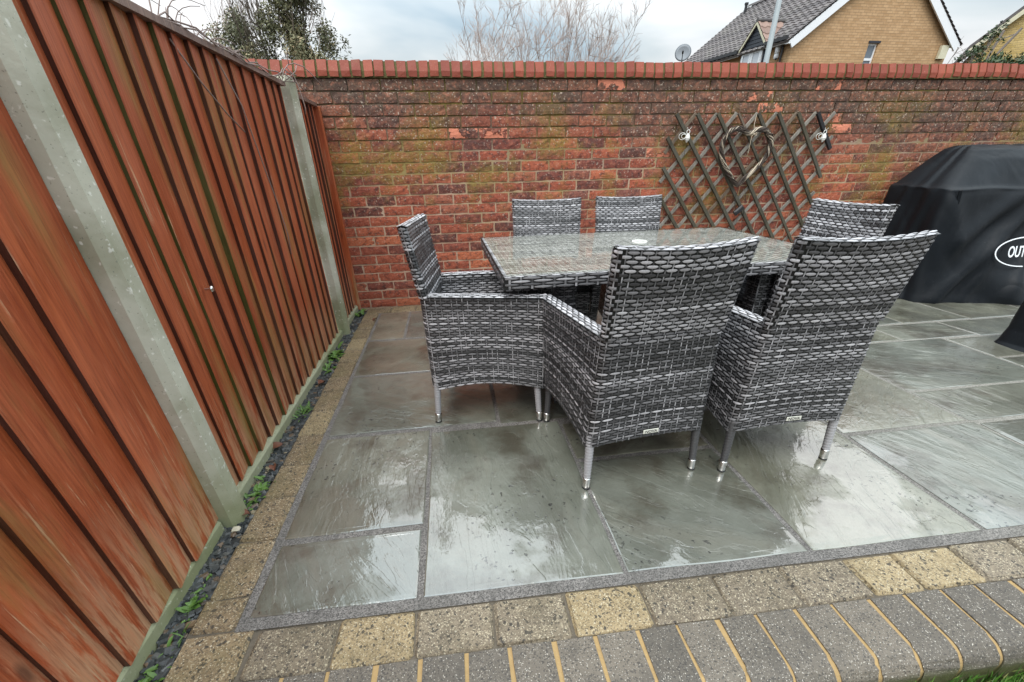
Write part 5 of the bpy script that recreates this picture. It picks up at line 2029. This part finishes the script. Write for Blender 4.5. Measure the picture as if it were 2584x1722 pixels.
# wall lamp / camera and box on the gable corner
m_ = MB()
q = np.array(HP(-.10, .52, -.14))
m_.tube([tuple(q), tuple(q - np.array([0, 0, .30]))], [.09, .075], 12)
m_.lathe([(.075, 0), (.085, -.05), (.07, -.13), (.02, -.16)], 12, Matrix.Translation(tuple(q - np.array([0, 0, .27]))))
o = m_.build("security_camera", "upvc_white", None, True)
tag(o, "white security camera on the house corner beside the downpipe", "camera")
m_ = MB(); m_.lathe([(.03, -.02), (.045, -.06), (.02, -.09)], 10, Matrix.Translation(tuple(q - np.array([.03, .06, .36]))))
m_.build("lens", "dark_gutter", o)
m_ = MB(); hbox(m_, HW - .42, HW - .10, -.10, -.01, -.55, -.16)
o = m_.build("alarm_box", "cream_trim")
tag(o, "cream box on the right corner of the tan brick gable", "alarm box")

# satellite dish on its pole
m_ = MB()
dc = np.array([9.42, 14.0, 3.99])
fw = np.array([-.45, -.85, .32]); fw /= np.linalg.norm(fw)
Md = Matrix.Translation(dc) @ Vector(fw).to_track_quat('Z', 'Y').to_matrix().to_4x4()
m_.lathe([(.005, -.06), (.10, -.052), (.20, -.025), (.27, .0), (.275, .006), (.20, -.015), (.10, -.042), (.005, -.05)], 24, Md)
dish = m_.build("satellite_dish", "dish_grey", None, True)
tag(dish, "grey round satellite dish just above the wall coping", "satellite dish")
m_ = MB(); m_.tube([tuple(dc - fw * .06), tuple(dc - fw * .12 - np.array([0, 0, .2])), tuple(dc - fw * .12 - np.array([0, 0, 4.0]))], .025, 8)
m_.build("mast", "dark_gutter", dish)
m_ = MB(); m_.tube([tuple(dc - np.array([0, 0, .25])), tuple(dc + fw * .28 - np.array([0, 0, .12]))], .014, 6); m_.tube([tuple(dc + fw * .26 - np.array([0, 0, .13])), tuple(dc + fw * .34 - np.array([0, 0, .09]))], .03, 8)
m_.build("receiver_arm", "dark_gutter", dish)

# street lamp column
m_ = MB(); m_.tube([(8.66, 8, 0), (8.645, 8, 2.9), (8.62, 8, 4.3), (8.60, 8, 6.2)], [.075, .062, .055, .05], 14)
lamp = m_.build("street_lamp", "lamp_steel", None, True)
tag(lamp, "pale grey metal lamp column in front of the tan house", "street lamp")
m_ = MB(); m_.tube([(8.60, 8, 6.15), (8.60, 7.8, 6.4), (8.60, 7.3, 6.5)], .035, 10); m_.build("bracket", "lamp_steel", lamp, True)
m_ = MB(); m_.box((8.50, 6.75, 6.44), (8.70, 7.32, 6.54), b=.03); m_.build("lantern", "lamp_steel", lamp)

# second house at the far right
o2 = np.array([23.436, 16.0, 4.494]); e1 = np.array([.7, -.714, 0.0]); e2 = np.array([.714, .7, 0.0])


def H2P(u, v, z):
    return tuple(o2 + e1 * u + e2 * v + np.array([0, 0, z - o2[2]]))


house2 = empty("house", H2P(4, 0, -.16))
tag(house2, "yellow brick house cut off by the right edge behind the dark hedge", "house")
H2 = Matrix.Translation(-Vector(house2.location))


def h2part(o):
    o.parent = house2; o.matrix_parent_inverse = H2


m_ = MB()
ga = [(.25, -.2), (8.2, -.2), (8.2, 4.6), (4.2, 8.6), (.25, 4.6)]
m_.add([H2P(a, 0, b_) for a, b_ in ga], [(0, 1, 2, 3, 4)], bk=[(a, b_, 0) for a, b_ in ga])
m_.add([H2P(.25, 0, -.2), H2P(.25, 8, -.2), H2P(.25, 8, 4.6), H2P(.25, 0, 4.6)], [(0, 1, 2, 3)], bk=[(0, 0, 0), (8, 0, 0), (8, 4, 0), (0, 4, 0)])
h2part(m_.build("wall", "yellow_brick"))
m_ = MB()
for sg in (-1, 1):
    ue = 4.2 + sg * 4.3
    vs_ = [H2P(4.2, v, 8.78 + dz) for v in (-.25, 8) for dz in (0, .14)] + [H2P(ue, v, 4.48 + dz) for v in (-.25, 8) for dz in (0, .14)]
    m_.add(vs_, [(0, 2, 6, 4), (1, 5, 7, 3), (0, 4, 5, 1), (4, 6, 7, 5)], .4)
h2part(m_.build("roof", "roof_tile"))
for sg in (-1, 1):
    m_ = MB()
    ue = 4.2 + sg * 4.28
    vs_ = [H2P(a, v, z_) for v in (-.27, -.22) for (a, z_) in ((4.2, 8.76), (ue, 4.48), (ue, 4.26), (4.2, 8.54))]
    m_.add(vs_, [(0, 1, 2, 3), (4, 7, 6, 5), (0, 4, 5, 1), (2, 6, 7, 3)])
    h2part(m_.build("bargeboard", "cream_trim"))
m_ = MB()
m_.tube([H2P(.75, -.45, 5.0), H2P(.55, -.45, 3.6)], .045, 8); m_.tube([H2P(1.25, -.45, 5.0), H2P(.80, -.45, 4.1)], .045, 8); m_.tube([H2P(.68, -.45, 4.65), H2P(1.2, -.45, 4.85)], .02, 6)
h2part(m_.build("aerial_bracket", "bark_grey"))


# ---- vegetation
def leaf_cloud(name, mat, parent, clumps, n_per, lw, ll, droop, rng, hang=True):
    V, Fc, Rr = [], [], []
    o = 0
    for (c_, rad, dens) in clumps:
        n_ = int(n_per * dens)
        d = rng.normal(0, 1, (n_, 3)); d /= np.linalg.norm(d, axis=1, keepdims=True)
        rr = rng.random(n_) ** .45
        P_ = np.array(c_) + d * rr[:, None] * np.array(rad)
        base = rng.uniform(.1, .75)
        for q in P_:
            a = rng.uniform(0, 6.28)
            dr_ = rng.uniform(*droop)
            ax = np.array([math.cos(a) * math.cos(dr_), math.sin(a) * math.cos(dr_), math.sin(dr_)])
            sd_ = np.cross(ax, rng.normal(0, 1, 3)); sd_ /= np.linalg.norm(sd_) + 1e-9
            l_ = ll * rng.uniform(.6, 1.3); w_ = lw * rng.uniform(.7, 1.2)
            V += [q, q + ax * l_ * .5 + sd_ * w_, q + ax * l_, q + ax * l_ * .5 - sd_ * w_]
            Fc.append((o, o + 1, o + 2, o + 3)); o += 4
            Rr += [min(1, max(.01, base + rng.normal(0, .2)))] * 4
    mb_ = MB(); mb_.v = [tuple(map(float, q)) for q in V]; mb_.f = Fc; mb_.r = Rr; mb_.nv = len(V)
    me = bpy.data.meshes.new(name)
    me.from_pydata(mb_.v, [], mb_.f)
    a = me.attributes.new("rnd", 'FLOAT', 'POINT'); a.data.foreach_set("value", np.array(Rr, np.float32))
    me.materials.append(MT[mat])
    return link(name, me, parent)


def branchy(mb_, p0, d0, length, rad, depth, rng, spread=.55, up=.25, kids=(2, 4), shrink=.68, out_tips=None, seg=5):
    d = np.array(d0, float); d /= np.linalg.norm(d)
    pts, rads = [np.array(p0, float)], [rad]
    for i in range(seg):
        d = d + rng.normal(0, .10, 3) + np.array([0, 0, up * .12])
        d /= np.linalg.norm(d)
        pts.append(pts[-1] + d * length / seg)
        rads.append(rad * (1 - .55 * (i + 1) / seg))
    mb_.tube(pts, rads, 3 if rad < .02 else 6, cap=False)
    if out_tips is not None and depth <= 1:
        out_tips.append(pts[-1])
    if depth == 0:
        return
    for k in range(rng.integers(*kids) + 1):
        f = rng.uniform(.3, 1.0)
        i = min(seg - 1, int(f * seg))
        q = pts[i] + (pts[i + 1] - pts[i]) * (f * seg - i if i < seg else 0)
        nd = d + rng.normal(0, spread, 3) + np.array([0, 0, up])
        branchy(mb_, q, nd, length * shrink * rng.uniform(.75, 1.15), max(rad * .55, .004), depth - 1, rng, spread, up, kids, shrink, out_tips, seg)


# leafy grey-green tree behind the fence end
tr_ = empty("tree", (-3.6, 12, -0.16)); tag(tr_, "grey-green leafy evergreen tree with wispy bare tips above the fence corner", "tree")
TI = Matrix.Translation((3.6, -12, .16))
rg = np.random.default_rng(77)
m_ = MB()
m_.tube([(-3.5, 12, -.2), (-3.45, 12, 1.2), (-3.5, 12, 2.4)], [.17, .14, .11], 8)
tips = []
for (tx, tz, l_) in ((-3.1, 5.6, 3.2), (-4.5, 5.0, 2.8), (-2.4, 4.4, 2.4), (-5.0, 4.4, 2.4), (-3.7, 5.2, 2.7), (-2.7, 5.0, 2.6), (-4.1, 4.9, 2.6)):
    p0 = np.array([-3.5, 12, rg.uniform(1.6, 2.4)])
    branchy(m_, p0, np.array([tx, 12 + rg.uniform(-.6, .6), tz]) - p0, l_, .028, 3, rg, .38, .5, (3, 5), .6, tips)
o = m_.build("trunk", "tree_bark", None, True); o.parent = tr_; o.matrix_parent_inverse = TI
cl_ = []
for k in range(52):          # dense central column
    z_ = rg.uniform(2.6, 5.6)
    cl_.append(((-3.05 + rg.normal(0, .34), 12 + rg.normal(0, .3), z_), (.30, .3, .34), 1.0))
for k in range(34):          # left column
    z_ = rg.uniform(2.6, 4.4)
    cl_.append(((-4.45 + rg.normal(0, .30) - (z_ - 3) * .12, 12 + rg.normal(0, .3), z_), (.26, .3, .36), .8))
for k in range(24):          # middle and right fringes
    z_ = rg.uniform(2.6, 4.3)
    cl_.append(((rg.choice([-3.8, -2.45]) + rg.normal(0, .22), 12 + rg.normal(0, .3), z_), (.26, .3, .30), .6))
for k in range(10):
    cl_.append(((-2.1 + rg.normal(0, .18), 12, rg.uniform(2.8, 4.2)), (.2, .2, .28), .22))
for q in tips[:60]:
    cl_.append((tuple(q), (.18, .18, .22), .12))
o = leaf_cloud("crown", "eucalypt_leaf", None, cl_, 270, .018, .11, (-1.3, .5), rg); o.parent = tr_; o.matrix_parent_inverse = TI
m_ = MB()
for k in range(110):         # wispy twigs round the top
    x_ = rg.uniform(-5.3, -2.2); z_ = rg.uniform(3.6, 4.4)
    m_.tube([(x_, 12 + rg.uniform(-.3, .3), z_), (x_ + rg.normal(0, .08), 12, z_ + .4), (x_ + rg.normal(0, .16), 12, z_ + rg.uniform(.6, 1.0))], [.006, .005, .003], 3, cap=False)
o = m_.build("twigs", "bark_pink"); o.parent = tr_; o.matrix_parent_inverse = TI; o["kind"] = "stuff"

# bare twiggy shrub-tree behind the wall
bt = empty("bare_tree", (3.9, 12, -.16)); tag(bt, "leafless twiggy tree with pinkish branches behind the middle of the wall", "tree")
BI = Matrix.Translation((-3.9, -12, .16))
m_ = MB()
rg = np.random.default_rng(12)
for k in range(24):
    f = (k + .5) / 24
    x0_ = 2.0 + 4.0 * f + rg.normal(0, .15)
    top_x = 1.0 + 6.2 * f
    top_z = 4.2 + .75 * math.sin(math.pi * f) + rg.uniform(-.25, .15)
    p0 = np.array([x0_, 12 + rg.uniform(-.4, .4), 1.9])
    d = np.array([top_x, 12 + rg.uniform(-.5, .5), top_z]) - p0
    branchy(m_, p0, d + rg.normal(0, .35, 3) * np.array([1, 1, .2]), np.linalg.norm(d) * .74, .017, 3, rg, .55, .30, (3, 6), .50, None)
for k in range(5):
    m_.tube([(3.9 + k * .05, 12, -.2), (2.6 + k * .65, 12, 1.2), (2.2 + k * .9, 12, 2.0)], [.10, .07, .05], 6)
o = m_.build("branches", "bark_pink"); o.parent = bt; o.matrix_parent_inverse = BI

# dark conifer hedge, right
hd = empty("hedge", (18.5, 10.2, -.16)); tag(hd, "dark green conifer hedge above the wall at the far right", "hedge")
HI = Matrix.Translation((-18.5, -10.2, .16))
rg = np.random.default_rng(5)
cl_ = []
for k in range(100):
    x_ = rg.uniform(15.6, 21.5)
    ztop = 2.95 + .12 * (x_ - 15.6) + .14 * math.sin(x_ * 2.3)
    z_ = rg.uniform(2.2, ztop - .12)
    cl_.append(((x_, 10.2 + rg.uniform(-.5, .5), z_), (.42, .35, .30), 1.0))
o = leaf_cloud("foliage", "hedge_leaf", None, cl_, 260, .022, .14, (-.3, 1.3), rg); o.parent = hd; o.matrix_parent_inverse = HI
m_ = MB()
for k in range(6):
    m_.tube([(16 + k, 10.2, -.2), (16 + k, 10.2, 2.6)], [.07, .04], 6)
o = m_.build("stems", "tree_bark"); o.parent = hd; o.matrix_parent_inverse = HI
# scrubby tree between the houses
st = empty("tree", (21.6, 14.5, -.16)); tag(st, "small scrubby tree with dark sparse leaves between the two houses", "tree")
SI = Matrix.Translation((-21.6, -14.5, .16))
m_ = MB(); tips = []
for k in range(5):
    p0 = np.array([21.4 + rg.uniform(-.6, 1.2), 14.5, 2.6])
    branchy(m_, p0, (rg.normal(.25, .4), 0, 1.0), 1.5, .03, 2, rg, .5, .3, (2, 4), .6, tips)
m_.tube([(21.6, 14.5, -.2), (21.5, 14.5, 2.7)], [.1, .06], 6)
o = m_.build("branches", "bark_grey"); o.parent = st; o.matrix_parent_inverse = SI
cl_ = [(tuple(q), (.16, .16, .16), .35) for q in tips[:26]]
o = leaf_cloud("crown", "hedge_leaf", None, cl_, 60, .03, .12, (-.5, 1.0), rg); o.parent = st; o.matrix_parent_inverse = SI

# parts of the house that hang on other parts keep their world place
bpy.context.view_layer.update()
